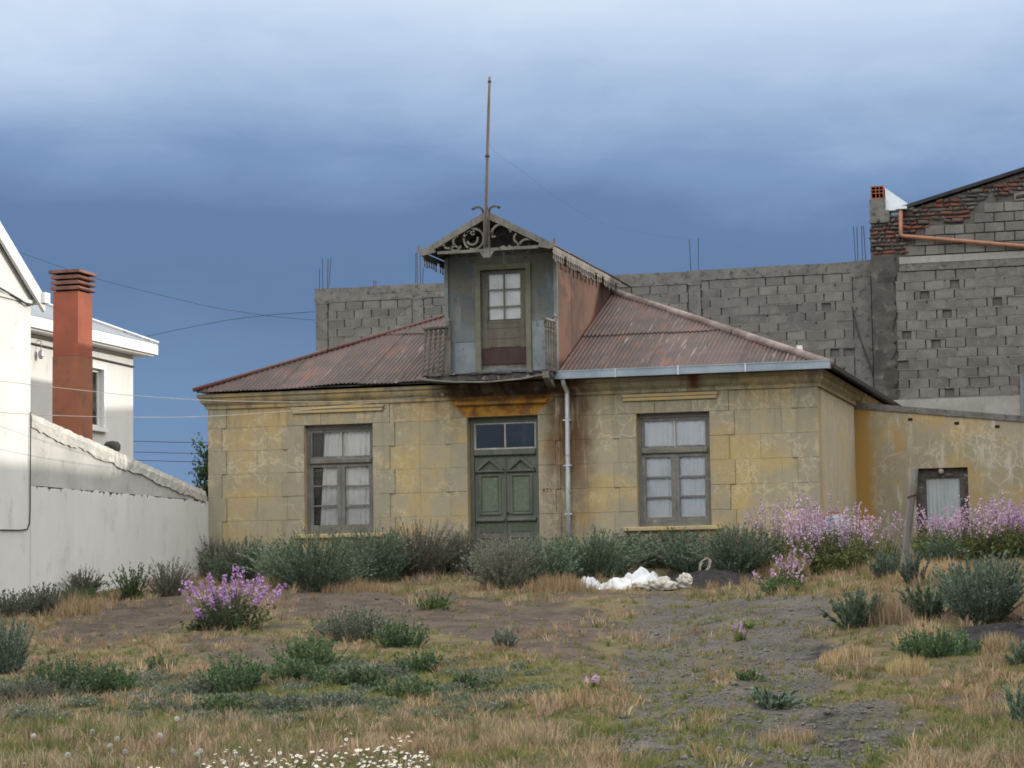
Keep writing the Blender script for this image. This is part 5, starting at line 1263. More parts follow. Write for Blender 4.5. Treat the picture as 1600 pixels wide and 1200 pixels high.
def draped(name, c, sx, sy, sz, seed, mat, label, cat):
    # a crumpled film: a few tent-like peaks with straight creases between them, ragged outline
    rr = random.Random(seed); nu, nv = 30, 20; V = []; F = []
    pk = [(rr.uniform(-.6, .6), rr.uniform(-.5, .5), rr.uniform(.50, .80), rr.uniform(.30, .75), rr.uniform(.75, 1.6), rr.uniform(0, 3.14)) for _ in range(6)]
    for j in range(nv + 1):
        for i in range(nu + 1):
            a, b_ = 2 * i / nu - 1, 2 * j / nv - 1
            x, y = a * math.sqrt(1 - b_ * b_ / 2), b_ * math.sqrt(1 - a * a / 2)
            h = 0
            for px, py, ph, k1, k2, an in pk:
                dx, dy = x - px, y - py; ca, sa = math.cos(an), math.sin(an)
                h = max(h, ph - k1 * abs(dx * ca + dy * sa) - k2 * .8 * abs(-dx * sa + dy * ca))
            r = math.hypot(x, y)
            q = float(vnoise(np.array([x * 5 + seed]), np.array([y * 5.0]), seed)[0]) - .5
            e = 1 + .25 * (float(vnoise(np.array([math.atan2(y, x) * 2.0 + 9]), np.array([float(seed)]), 2)[0]) - .5) * 2
            h = max(h, .10 + .25 * abs(q)) * min(1, (1.02 - r) * 3.2) + .14 * q
            uu, vv = c[0] + x * sx * e, c[1] + y * sy * e
            V.append((uu, vv, gzs(uu, vv) + max(.0, h) * sz - .005))
    for j in range(nv):
        for i in range(nu):
            k = j * (nu + 1) + i; F.append((k, k + 1, k + nu + 2, k + nu + 1))
    o = MB().add(V, F).build(name, mat, None, at=c, fix=False)
    return tag(o, label, cat)
def gp(u, v): return (u, v, gzs(u, v))
draped('plastic_bag', gp(8.14, -4.75), .16, .13, .26, 5, M['plastic'], 'small upright white plastic bag at the left end of the rubbish pile', 'bag')
draped('plastic_bag', gp(8.30, -4.70), .20, .16, .15, 15, M['plastic'], 'low crumpled white plastic bag second from left in the rubbish pile', 'bag')
draped('plastic_sheet', gp(8.62, -4.80), .36, .25, .26, 7, M['plastic'], 'large crumpled white plastic sheet in the middle of the rubbish pile', 'plastic sheet')
draped('plastic_sheet', gp(8.82, -4.40), .36, .24, .40, 8, M['plastic'], 'tallest folded white plastic sheet at the back of the rubbish pile', 'plastic sheet')
draped('plastic_bag', gp(9.05, -4.55), .20, .16, .34, 12, M['plastic'], 'pointed white plastic bag behind the cream sack', 'bag')
crumple('sack', gp(8.98, -5.02), .19, .15, .12, 3, M['sackcloth'], 'flat dirty white sack in front of the white plastic', 'sack', .4)
crumple('sack', gp(9.30, -5.12), .21, .17, .19, 21, M['sackcloth'], 'full cream sack in front of the black soil heap', 'sack', .28, False)
crumple('sack', gp(9.56, -4.85), .13, .12, .19, 30, M['sackcloth'], 'small pale grey sack at the right end of the rubbish pile', 'sack', .4)
# coil of rope hung in the bushes
RZC = gzs(9.47, -2.8) + 0.24
P = [(9.47 + 0.030 * math.sin(a) + 0.072 * math.cos(a) + 0.012 * math.sin(a * 1.37), -2.80 + 0.045 * math.sin(a) + 0.022 * math.sin(a * 2.3), RZC + 0.105 * math.sin(a) + 0.012 * math.cos(a * 2.6) - 0.006 * math.sin(a * 0.45)) for a in np.linspace(0, 6.2832 * 6, 170)]
o = MB().tube(P, 0.011, 5).build('rope_coil', M['rope'], None, at=(9.47, -2.80, gzs(9.47, -2.8)), smooth=True); tag(o, 'pale coil of frayed rope in front of the dark bush by the soil heap', 'rope')
# black soil heaps
def heap(c, sx, sy, h, seed, label):
    V = []; F = []; nr, na = 24, 64
    for j in range(nr + 1):
        r = j / nr
        for i in range(na):
            a = 6.2832 * i / na; u = c[0] + sx * r * math.cos(a); v = c[1] + sy * r * math.sin(a)
            q = float(fbm(np.array([u * 3.0]), np.array([v * 3.0]), seed, 6)[0]) - .5
            V.append((u, v, gzs(u, v) + h * (1 - r * r) ** 1.3 * (1 + 1.2 * q) - 0.04 * r * r + 0.16 * q * (1 - r * .6)))
    for j in range(nr):
        for i in range(na):
            i2 = (i + 1) % na; F.append((j * na + i, (j + 1) * na + i, (j + 1) * na + i2, j * na + i2))
    o = MB().add(V, F).build('soil_heap', M['soilheap'], None, at=gp(*c), fix=False)
    return tag(o, label, 'soil heap')
heap((9.55, -3.25), 1.0, 1.4, 0.15, 4, 'black soil heap behind the white sacks and below the right window')
heap((14.75, -12.9), 0.75, 1.1, 0.08, 6, 'black soil heap under the big silvery bush at the right edge')
# painted drum behind the flowers at the corner of the house
dr = thing('drum', (11.2, -0.55, gzs(11.2, -0.55)), 'rusty rimmed white drum with teal patch behind pink flowers at the house corner', 'drum')
zc = gzs(11.2, -.55)
V = []; F = []; n = 28
for y in (-0.72, -0.40):
    for k in range(n):
        an = 6.2832 * k / n; V.append((11.2 + 0.20 * math.cos(an), y, 0.66 + 0.20 * math.sin(an)))
F = [(k, (k + 1) % n, n + (k + 1) % n, n + k) for k in range(n)] + [tuple(range(n)), tuple(reversed(range(n, 2 * n)))]
MB().add(V, F).box(11.10, -0.66, zc - .1, 11.30, -0.46, 0.48).build('body', M['plastic'], dr)
M['teal'] = simple('teal_paint', (0.02, 0.20, 0.22), (0.03, 0.14, 0.17), 8.0, rough=0.6)
MB().add([(11.2 + r * math.cos(a), -0.724, 0.66 + r * math.sin(a)) for a in np.linspace(2.0, 3.6, 9) for r in (0.06, 0.16)], [(2 * i, 2 * i + 1, 2 * i + 3, 2 * i + 2) for i in range(8)]).build('teal_patch', M['teal'], dr)
MB().arc(11.2, 0.66, 0.212, 20, 160, 0.03, -0.735, -0.70, 20).build('rim', M['terracotta'], dr)

# ------------------------------------------------------------------ plants
def unit(a): return a / np.maximum(np.linalg.norm(a, axis=-1, keepdims=True), 1e-9)
def leaves(P, D, Ln, Wd, roll=None):
    """diamond leaves folded along the midrib: 4 verts, 2 triangles each"""
    n = len(P); ref = rng.normal(size=(n, 3)); S = unit(np.cross(D, ref))
    N = np.cross(S, D)
    V = np.empty((n, 4, 3), dtype=np.float32)
    V[:, 0] = P; V[:, 1] = P + D * (Ln * .5)[:, None] + S * (Wd * .5)[:, None] + N * (Wd * .15)[:, None]
    V[:, 2] = P + D * Ln[:, None]; V[:, 3] = P + D * (Ln * .5)[:, None] - S * (Wd * .5)[:, None] + N * (Wd * .15)[:, None]
    i = np.arange(n)[:, None] * 4
    F = np.concatenate([i + [0, 1, 2], i + [0, 2, 3]], 0)
    return V.reshape(-1, 3), F
def stems_mesh(curves, r0):
    """curves (n,k,3): thin three-sided tapering stems"""
    n, k, _ = curves.shape
    ang = np.arange(3) * 2.0944
    off = np.stack([np.cos(ang), np.sin(ang), 0 * ang], -1)
    tp = np.linspace(1, 0.35, k)
    V = curves[:, :, None, :] + off[None, None] * (r0 * tp)[None, :, None, None]
    base = (np.arange(n) * k * 3)[:, None, None]
    j = np.arange(k - 1)[None, :, None] * 3; c = np.arange(3)[None, None, :]; c2 = (c + 1) % 3
    F = np.stack([base + j + c, base + j + c2, base + j + 3 + c2, base + j + 3 + c], -1).reshape(-1, 4)
    return V.reshape(-1, 3), F
KIND = {   # leaf colours (own colours), leaf length, width, stems per m2, leaves per stem, uprightness, droop
    'sage':    dict(c=[(0.100, 0.152, 0.088), (0.150, 0.205, 0.135), (0.066, 0.108, 0.060), (0.175, 0.222, 0.170)], ln=.075, w=.019, ns=175, nl=50, up=1.7, t0=.05, sp=.5),
    'dry':     dict(c=[(0.150, 0.162, 0.122), (0.112, 0.152, 0.098), (0.215, 0.195, 0.162)], ln=.062, w=.015, ns=185, nl=44, up=1.9, t0=.06, sp=.5),
    'silver':  dict(c=[(0.130, 0.180, 0.130), (0.185, 0.235, 0.185), (0.078, 0.115, 0.076)], ln=.066, w=.018, ns=240, nl=48, up=1.35, t0=.05, sp=.5),
    'green':   dict(c=[(0.065, 0.117, 0.046), (0.098, 0.156, 0.058), (0.046, 0.078, 0.034)], ln=.060, w=.020, ns=120, nl=30, up=1.4, t0=.08),
    'bright':  dict(c=[(0.094, 0.160, 0.044), (0.132, 0.193, 0.061)], ln=.055, w=.024, ns=170, nl=20, up=.9, t0=.05),
    'grey':    dict(c=[(0.115, 0.140, 0.100), (0.085, 0.108, 0.072), (0.165, 0.178, 0.142)], ln=.042, w=.020, ns=260, nl=34, up=.9, t0=.08),
    'low':     dict(c=[(0.085, 0.142, 0.066), (0.122, 0.182, 0.092), (0.060, 0.102, 0.048)], ln=.042, w=.024, ns=380, nl=26, up=.6, t0=.05),
    'greylow': dict(c=[(0.137, 0.163, 0.120), (0.101, 0.130, 0.091), (0.182, 0.202, 0.156)], ln=.036, w=.019, ns=420, nl=22, up=.5, t0=.03),
}
def plant_stems(u, v, w, h, n, up, seg=6, hv=(0.48, 1.15)):
    a = rng.uniform(0, 6.2832, n); rr = np.sqrt(rng.uniform(0, 1, n))
    lob = 1 + 0.28 * np.sin(a * 2 + rng.uniform(0, 6)) + 0.18 * np.sin(a * 3 + rng.uniform(0, 6))
    ca, sa = np.cos(a), np.sin(a)
    bx = u + ca * rr * lob * w * .26; by = v + sa * rr * lob * w * .26
    bz = gz(bx, by) - .02
    hh = h * rng.uniform(hv[0], hv[1], n) * (1.0 - 0.30 * rr ** 2)
    out = w * .5 * rr * lob * rng.uniform(.35, .95, n)
    t = np.linspace(0, 1, seg)[None, :]
    bend = rng.normal(0, .05 * w, (n, 2))
    X = bx[:, None] + ca[:, None] * out[:, None] * t ** up + bend[:, :1] * t ** 2
    Y = by[:, None] + sa[:, None] * out[:, None] * t ** up + bend[:, 1:] * t ** 2
    Z = bz[:, None] + hh[:, None] * t ** (1.0 if up > 1 else 1.25)
    return np.stack([X, Y, Z], -1)
def along(C, nl, t0, t1=1.0):
    n, k, _ = C.shape
    t = rng.uniform(t0, t1, (n, nl)) * (k - 1); i = np.minimum(t.astype(int), k - 2); f = (t - i)[..., None]
    ar = np.arange(n)[:, None]
    P = C[ar, i] * (1 - f) + C[ar, i + 1] * f
    D = unit(C[ar, i + 1] - C[ar, i])
    return P.reshape(-1, 3), D.reshape(-1, 3), (t / (k - 1)).reshape(-1)
def foliage(C, k, cfg, sc=1.0):
    P, D, t = along(C, k, cfg['t0'])
    n = len(P)
    side = unit(rng.normal(size=(n, 3)))
    dd = unit(D * rng.uniform(.6, 1.4, n)[:, None] + side * cfg.get('sp', 0.75))
    Ln = cfg['ln'] * rng.uniform(.6, 1.25, n) * sc * (1.12 - .5 * t); Wd = cfg['w'] * rng.uniform(.7, 1.25, n) * sc
    V, F = leaves(P, dd, Ln, Wd)
    cs = np.array(cfg['c'])[rng.integers(0, len(cfg['c']), n)] * rng.uniform(.8, 1.2, (n, 1))
    stemtone = np.repeat(rng.uniform(.82, 1.18, (len(C), 1)), k, 0)
    return V, F, np.repeat(cs * stemtone, 4, 0)
def shrub(u, v, w, h, kind, name, label, cat, group):
    cfg = KIND[kind]; n = int(max(14, min(330, cfg['ns'] * w * w * 1.1)))
    C = plant_stems(u, v, w, h, n, cfg['up'])
    t = thing(name, (u, v, gzs(u, v)), label, cat, group)
    far = 1.0
    V, F, T = foliage(C, cfg['nl'], cfg)
    np_mesh('foliage', V, F, M['leaf'], (u, v, gzs(u, v)), T, t)
    sv, sf = stems_mesh(C, .004 if h > .4 else .003)
    np_mesh('stems', sv, sf, M['bark'], (u, v, gzs(u, v)), None, t)
    if kind == 'dry' or (kind == 'sage' and h > .6 and R.random() < .6):     # bare seed stalks over the leaves
        C2 = plant_stems(u, v, w * .9, h * 1.14, int(n * (.8 if kind == 'dry' else .35)), 1.8)
        P, D, tt = along(C2, 14, .62); nn = len(P)
        V, F = leaves(P, unit(D + .5 * rng.normal(size=(nn, 3))), .03 * rng.uniform(.6, 1.2, nn), .010 * rng.uniform(.7, 1.2, nn))
        np_mesh('seed_stalks', V, F, M['leaf'], (u, v, gzs(u, v)), np.repeat(np.array([(0.225, 0.190, 0.165)]) * rng.uniform(.75, 1.2, (nn, 1)), 4, 0), t)['kind'] = 'stuff'
        sv, sf = stems_mesh(C2, .004); np_mesh('stalks', sv, sf, M['bark'], (u, v, gzs(u, v)), None, t)
    return t
GB, GL, GW = 'sage bushes growing along the house front', 'low weeds on the lot', 'weeds along the white boundary wall'
SHRUBS = [
 (1.84, -2.74, 1.25, 0.78, 'sage', 'dark green bush behind the violet flowers under the left window', GB),
 (4.13, -5.57, 1.62, 0.98, 'sage', 'biggest green bush with upright shoots below the left window', GB),
 (4.30, -3.29, 1.05, 0.88, 'sage', 'green bush directly right of the biggest bush below the left window', GB),
 (4.65, -2.26, 1.40, 0.92, 'dry', 'greyish bush with dry purple-brown stalks between left window and door', GB),
 (5.29, -1.87, 1.10, 0.80, 'dry', 'dry stalky grey bush in front of the left half of the door', GB),
 (6.88, -4.95, 1.10, 0.80, 'dry', 'brownish dry bush with dark base in front of the door', GB),
 (7.33, -4.25, 1.10, 0.82, 'sage', 'fresh green bush in front of the downpipe foot', GB),
 (7.60, -2.30, 1.25, 0.84, 'sage', 'green bush between the downpipe and the white sacks', GB),
 (7.74, -0.19, 0.90, 0.64, 'sage', 'small green bush against the wall left of the right window', GB),
 (8.43, -0.36, 1.25, 0.68, 'sage', 'dark bush directly under the right window behind the soil heap', GB),
 (9.80, -1.99, 1.30, 0.82, 'sage', 'dark bluish green bush between the rope coil and the pink flowers', GB),
 (2.95, -3.70, 1.10, 0.72, 'sage', 'low green bush between the leftmost bush and the biggest bush', GB),
 (3.30, -1.10, 1.00, 0.80, 'sage', 'green bush close to the wall under the left window', GB),
 (6.05, -1.60, 0.95, 0.62, 'dry', 'thin dry grey bush in front of the right half of the door', GB),
 (6.45, -3.10, 0.95, 0.74, 'sage', 'green bush just left of the downpipe foot', GB),
 (8.85, -1.10, 0.95, 0.66, 'sage', 'dark green bush between the soil heap and the right window sill', GB),
 (0.23, -0.29, 0.80, 0.67, 'dry', 'dry stalky bush at the left corner of the yellow house', GB),
 (1.40, -6.19, 0.60, 0.58, 'green', 'dark green pointed weed beside the white boundary wall', GW),
 (1.99, -6.12, 0.64, 0.55, 'dry', 'dark grey dry weed right of the green one by the boundary wall', GW),
 (0.91, -7.93, 0.95, 0.43, 'grey', 'grey-green weed at the foot of the white house', GW),
 (0.62, -8.53, 0.70, 0.40, 'grey', 'grey-green weed at the very left edge below the white house', GW),
 (0.37, -5.70, 0.65, 0.42, 'dry', 'sparse dry weed against the white wall under the grey band', GW),
 (4.58, -16.07, 0.62, 0.60, 'silver', 'tall silvery bush at the left edge of the foreground', GL),
 (6.24, -18.03, 0.66, 0.38, 'low', 'dark green weed right of the silvery bush in the left foreground', GL),
 (6.49, -17.65, 0.60, 0.30, 'low', 'second dark green weed of the left foreground clump, to its right', GL),
 (6.24, -18.76, 0.66, 0.27, 'greylow', 'spreading grey-green weed below the left foreground clump', GL),
 (6.33, -16.04, 0.36, 0.20, 'low', 'small green weed above the left foreground clump in dry grass', GL),
 (7.84, -17.68, 0.58, 0.38, 'low', 'dark green weed below the violet flower plant', GL),
 (7.75, -15.48, 0.60, 0.33, 'low', 'very dark green weed below and left of the grey twiggy bush', GL),
 (7.39, -12.99, 0.82, 0.40, 'grey', 'grey twiggy bush on bare soil in front of the big bushes', GL),
 (8.21, -13.79, 0.50, 0.30, 'low', 'dark weed touching the right side of the grey twiggy bush', GL),
 (8.26, -16.99, 0.60, 0.22, 'low', 'green weed below the very dark weed in the middle left', GL),
 (9.09, -17.64, 0.46, 0.22, 'low', 'green weed in yellowish grass left of the middle foreground', GL),
 (8.95, -16.49, 0.40, 0.20, 'greylow', 'grey-green weed below the dark weed beside the twiggy bush', GL),
 (9.15, -15.96, 0.40, 0.24, 'low', 'upright green weed in the yellow-green grass', GL),
 (8.42, -19.28, 0.42, 0.18, 'low', 'low dark weed above the pinkish foreground grass on the left', GL),
 (8.79, -19.07, 0.50, 0.17, 'greylow', 'flat grey-green weed above the daisies', GL),
 (7.86, -19.34, 0.50, 0.15, 'greylow', 'flat grey-green weed below the weed by the violet flowers', GL),
 (7.38, -19.63, 0.24, 0.11, 'low', 'tiny dark weed in the green foreground grass on the left', GL),
 (9.71, -17.98, 0.44, 0.22, 'low', 'dark green weed right of centre in the yellow-green patch', GL),
 (9.38, -18.96, 0.55, 0.17, 'greylow', 'flat grey-green weed above the right end of the daisies', GL),
 (6.77, -19.96, 0.60, 0.17, 'greylow', 'flat grey-green weed at the left edge above the dandelion clocks', GL),
 (10.02, -17.17, 0.28, 0.14, 'low', 'small dark weed at the right end of the yellow-green patch', GL),
 (7.52, -17.77, 0.40, 0.16, 'greylow', 'grey-green weed left of the weed below the violet flowers', GL),
 (10.34, -17.59, 0.20, 0.12, 'low', 'tiny dark weed between the yellow-green patch and the gravel', GL),
 (6.78, -8.19, 0.44, 0.25, 'bright', 'small bright green plant on the bare soil in front of the door', GL),
 (9.32, -13.43, 0.36, 0.20, 'grey', 'small grey twiggy weed at the left border of the gravel drive', GL),
 (13.08, -12.26, 0.56, 0.42, 'sage', 'green bush at the right border of the drive beside the pinkish grass', GL),
 (14.40, -11.54, 1.10, 0.76, 'silver', 'big silvery green bush on the right in front of the annex', GL),
 (13.75, -11.20, 0.55, 0.44, 'sage', 'green bush joined to the left side of the big silvery bush', GL),
 (14.21, -15.31, 0.60, 0.30, 'low', 'dark green mound of weed in the dry grass on the right', GL),
 (14.42, -14.68, 0.38, 0.24, 'low', 'smaller green weed right of the dark mound in the dry grass', GL),
 (12.63, -5.87, 0.42, 0.49, 'silver', 'slender silvery plant left of the wooden post foot', GL),
 (13.22, -7.78, 0.33, 0.48, 'silver', 'slender silvery plant right of the wooden post foot', GL),
 (12.82, -0.31, 0.62, 0.43, 'sage', 'green bush below the annex door among the pink flowers', GL),
 (13.75, 0.79, 0.75, 0.44, 'sage', 'dark green bush under the violet flowers at the right edge', GL),
 (13.25, -18.95, 0.34, 0.17, 'sage', 'green tuft with upright shoots in the middle of the drive', GL),
 (11.70, -11.82, 0.28, 0.16, 'bright', 'small bright green plant with pink flowers on the drive', GL),
 (12.68, -16.83, 0.22, 0.11, 'low', 'tiny green weed in the middle of the drive', GL),
 (15.38, -20.27, 0.24, 0.32, 'sage', 'dark green pointed weed at the right edge of the foreground', GL),
 (15.08, -15.90, 0.28, 0.20, 'sage', 'green weed in dry grass at the right edge', GL),
 (11.42, -7.19, 0.55, 0.28, 'green', 'green weed at the head of the drive below the pink flowers', GL),
 (0.9, -6.9, 0.5, 0.34, 'green', 'green weed in yellow grass along the white wall', GW),
]
for (u, v, w, h, k, lb, gr) in SHRUBS:
    big = h > 0.5 and k in ('sage', 'dry', 'silver')
    if gr == GB: h *= .92
    shrub(u, v, w, h, k, 'bush' if big else 'weed', lb, 'bush' if big else 'weed', gr)
# a few more shoots that fill the belt of bushes are part of the same kind of plant
BL = {'violet': [(0.42, 0.25, 0.47), (0.34, 0.18, 0.40), (0.54, 0.38, 0.58)], 'pink': [(0.58, 0.41, 0.56), (0.48, 0.29, 0.47), (0.68, 0.53, 0.65)], 'white': [(0.62, 0.50, 0.64), (0.55, 0.40, 0.58), (0.70, 0.62, 0.71)], 'sparse': [(0.56, 0.38, 0.54)]}
FCFG = dict(c=[(0.140, 0.185, 0.052), (0.185, 0.215, 0.068), (0.095, 0.145, 0.046), (0.190, 0.185, 0.068)], ln=.075, w=.024, t0=.04)
def bloom(u, v, w, h, kind, label):
    at = (u, v, gzs(u, v))
    t = thing('flowering_plant', at, label, 'flowering plant', 'flowering plants with pink and violet spikes')
    n = int(max(7, min(95, 105 * w * w + 12)))
    if w > .4 and kind != 'violet': h *= 1.18
    C = plant_stems(u, v, w, h * .74, n, 1.2, 7, (.42, 1.0))
    SP = plant_stems(u, v, w * .98, h, max(4, int(n * .55)), 1.25, 9, (.62, 1.06))
    cfg = dict(FCFG)
    if kind == 'violet': cfg['c'] = [(0.045, 0.075, 0.035), (0.070, 0.100, 0.045), (0.060, 0.085, 0.030)]
    sc = 1.0 if h > .3 else 0.5
    P, D, tt = along(C, 30, .02, .88); m = len(P)
    V, F = leaves(P, unit(D * .5 + rng.normal(size=(m, 3)) * .6), cfg['ln'] * sc * rng.uniform(.6, 1.2, m) * (1.2 - .7 * tt), cfg['w'] * sc * rng.uniform(.7, 1.2, m))
    np_mesh('foliage', V, F, M['leaf'], at, np.repeat(np.array(cfg['c'])[rng.integers(0, len(cfg['c']), m)] * rng.uniform(.8, 1.2, (m, 1)), 4, 0), t)
    sv, sf = stems_mesh(C, .005 * sc); np_mesh('stems', sv, sf, M['bark'], at, None, t)
    sv, sf = stems_mesh(SP, .004 * sc); np_mesh('flower_stalks', sv, sf, M['bark'], at, None, t)
    Cb = SP if kind != 'sparse' else SP[:max(4, n // 7)]
    nf = 40 if kind == 'violet' else 25
    lo_ = .66 if kind == 'violet' else .60
    P, D, tt = along(Cb, nf, lo_); m = len(P)
    P = P + rng.normal(0, .017 * sc, (m, 3)) * (1.35 - tt)[:, None] * 1.6; keep = rng.random(m) < (.30 + .70 * (tt - lo_) / (1 - lo_)); P, D = P[keep], D[keep]; m = len(P)
    r = rng.uniform(.013, .021, m) * max(sc, .75)
    nrm = unit(rng.normal(size=(m, 3)) + np.array([0.0, -0.5, .5])); s = unit(np.cross(nrm, rng.normal(size=(m, 3)))); q = np.cross(nrm, s)
    V = np.empty((m, 9, 3), dtype=np.float32); V[:, 0] = P - nrm * (r * .25)[:, None]
    for k in range(8):      # four petals: tips out, notches in
        a = k * math.pi / 4; rr = r * (1.0 if k % 2 == 0 else .62)
        V[:, 1 + k] = P + (s * math.cos(a) + q * math.sin(a)) * rr[:, None]
    i = np.arange(m)[:, None] * 9
    F = np.concatenate([i + [0, 1 + k, 1 + (k + 1) % 8] for k in range(8)], 0)
    cs = np.array(BL[kind])[rng.integers(0, len(BL[kind]), m)] * rng.uniform(.85, 1.12, (m, 1))
    np_mesh('blossoms', V.reshape(-1, 3), F, M['petal'], at, np.repeat(np.minimum(cs, .8), 9, 0), t)['kind'] = 'stuff'
BLOOMS = [
 (5.19, -11.38, 0.95, 0.82, 'violet', 'big violet flowering plant standing alone on the bare soil at left'),
 (4.73, -11.15, 0.40, 0.36, 'violet', 'small violet flowering shoot left of the big violet plant'),
 (10.34, -1.47, 0.90, 1.10, 'pink', 'tall pink flowering plant right of the dark bush under the right window'),
 (10.93, -1.98, 0.88, 1.08, 'pink', 'pink flowering plant before the right front corner of the yellow house'),
 (11.49, -2.18, 0.96, 1.04, 'white', 'pale whitish flowering plant in front of the drum'),
 (12.00, -1.78, 0.90, 0.78, 'sparse', 'yellow-green flowering plant with few blossoms left of the wooden post'),
 (12.60, 1.13, 0.96, 0.84, 'pink', 'pink flowering plant in front of the annex door, right of the post'),
 (13.23, 0.59, 0.94, 0.92, 'pink', 'pink flowering plant right of the annex door'),
 (13.70, 0.77, 0.86, 0.98, 'pink', 'tall pink flowering plant near the right edge'),
 (14.00, 1.38, 0.70, 1.06, 'violet', 'violet flowering plant cut by the right edge of the picture'),
 (11.24, -6.67, 0.61, 0.40, 'sparse', 'low pink flowering plant at the head of the drive'),
 (11.13, -4.57, 0.50, 0.56, 'pink', 'thin pink flowering plant in dry grass below the right corner of the house'),
 (11.23, -2.26, 0.62, 1.12, 'pink', 'tallest pink flowering plant between house corner and drum'),
 (11.49, -0.74, 0.64, 0.94, 'pink', 'pink flowering plant close to the side wall of the yellow house'),
 (11.19, -16.94, 0.16, 0.17, 'pink', 'tiny pink flower at the left border of the drive'),
 (11.83, -12.77, 0.20, 0.27, 'pink', 'small pink flower in the middle of the drive'),
]
for q in BLOOMS: bloom(*q)
# ---- grass
STRAW = np.array([(0.42, 0.325, 0.180), (0.34, 0.25, 0.130), (0.50, 0.405, 0.245), (0.27, 0.205, 0.115)])
GREEN = np.array([(0.150, 0.180, 0.052), (0.205, 0.215, 0.070), (0.110, 0.145, 0.050), (0.250, 0.235, 0.085)])
PINKY = np.array([(0.42, 0.310, 0.220), (0.36, 0.265, 0.190), (0.50, 0.390, 0.265), (0.22, 0.200, 0.110), (0.17, 0.180, 0.085)])
def blades(P, H, W, pal, lean=.35, pal2=None, w2=None):
    n = len(P); a = rng.uniform(0, 6.2832, n); f = rng.uniform(0, 6.2832, n)
    S = np.stack([np.cos(f), np.sin(f), 0 * f], -1) * (W / 2)[:, None]
    Ld = np.stack([np.cos(a), np.sin(a), 0 * a], -1) * (H * np.abs(rng.normal(0, lean, n)))[:, None]
    Up = np.zeros((n, 3)); Up[:, 2] = H
    V = np.empty((n, 5, 3), dtype=np.float32)
    V[:, 0] = P - S; V[:, 1] = P + S; mid = P + Up * .55 + Ld * .35
    V[:, 2] = mid + S * .8; V[:, 3] = mid - S * .8; V[:, 4] = P + Up * .97 + Ld
    i = np.arange(n)[:, None] * 5
    F = np.concatenate([i + [0, 1, 2], i + [0, 2, 3], i + [3, 2, 4]], 0)
    cs = pal[rng.integers(0, len(pal), n)]
    if pal2 is not None: cs = np.where((rng.random(n) < w2)[:, None], pal2[rng.integers(0, len(pal2), n)], cs)
    T = np.repeat(cs * rng.uniform(.75, 1.2, (n, 1)), 5, 0)
    return V.reshape(-1, 3), F, T
def tufts(u, v, hgt, per, pal, wd, pal2=None, w2=None, spread=.05):
    n = len(u); k = rng.integers(max(3, per // 2), int(per * 1.5), n); idx_ = np.repeat(np.arange(n), k); m = len(idx_)
    sz = rng.uniform(.5, 1.6, n)[idx_]
    r = np.abs(rng.normal(0, spread, m)) * sz; a = rng.uniform(0, 6.2832, m)
    x, y = u[idx_] + r * np.cos(a), v[idx_] + r * np.sin(a) * .9
    H = hgt[idx_] * rng.uniform(.45, 1.15, m) * (1 - .4 * np.clip(r / (spread * 2.2), 0, 1)); W = rng.uniform(wd[0], wd[1], m)
    f = rng.uniform(0, 6.2832, m)
    S = np.stack([np.cos(f), np.sin(f), 0 * f], -1) * (W / 2)[:, None]
    out = np.clip(r / spread, 0, 2.0) * .40 + np.abs(rng.normal(0, .28, m)); aa = a + rng.normal(0, .5, m)
    Ld = np.stack([np.cos(aa), np.sin(aa), 0 * aa], -1) * (H * out)[:, None]
    Up = np.zeros((m, 3)); Up[:, 2] = H * np.clip(1.05 - .35 * out, .35, 1)
    P = np.stack([x, y, gz(x, y) - .01], -1)
    V = np.empty((m, 5, 3), dtype=np.float32); V[:, 0] = P - S; V[:, 1] = P + S; mid = P + Up * .62 + Ld * .35
    V[:, 2] = mid + S * .75; V[:, 3] = mid - S * .75; V[:, 4] = P + Up * .95 + Ld
    i = np.arange(m)[:, None] * 5
    F = np.concatenate([i + [0, 1, 2], i + [0, 2, 3], i + [3, 2, 4]], 0)
    cs = pal[rng.integers(0, len(pal), n)]
    if pal2 is not None: cs = np.where((rng.random(n) < w2)[:, None], pal2[rng.integers(0, len(pal2), n)], cs)
    T = np.repeat(cs[idx_] * rng.uniform(.7, 1.25, (m, 1)), 5, 0)
    return V.reshape(-1, 3), F, T
def visible(u, v, mrg=0.6):
    dx, dy = u - CAM.x, v - CAM.y; d = dx * _f0.x + dy * _f0.y; s = dx * _rt.x + dy * _rt.y
    return np.abs(s) < d * 0.2165 + mrg
def scatter(n, v0=-27.0, v1=0.6):
    # even over depth-weighted area: nearer strips get more
    t = rng.uniform(0, 1, n); d0, d1 = v0 - CAM.y, v1 - CAM.y
    d = 1 / (1 / d1 + t * (1 / d0 - 1 / d1)); v = d + CAM.y
    hw = d * 0.235 + 0.8; c = CAM.x - d * 0.285
    u = c + rng.uniform(-1, 1, n) * hw * 1.05
    k = visible(u, v) & ~((u < 0.02) & (v < 0.2)) & ~((v > -0.02) & (u < L + .05)) & (v < 4.3)
    return u[k], v[k]
def stuff(name, V, F, T, mat, label):
    o = np_mesh(name, V, F, mat, (0, 0, 0), T); o['kind'] = 'stuff'; o['label'] = label; o['category'] = 'grass'; return o
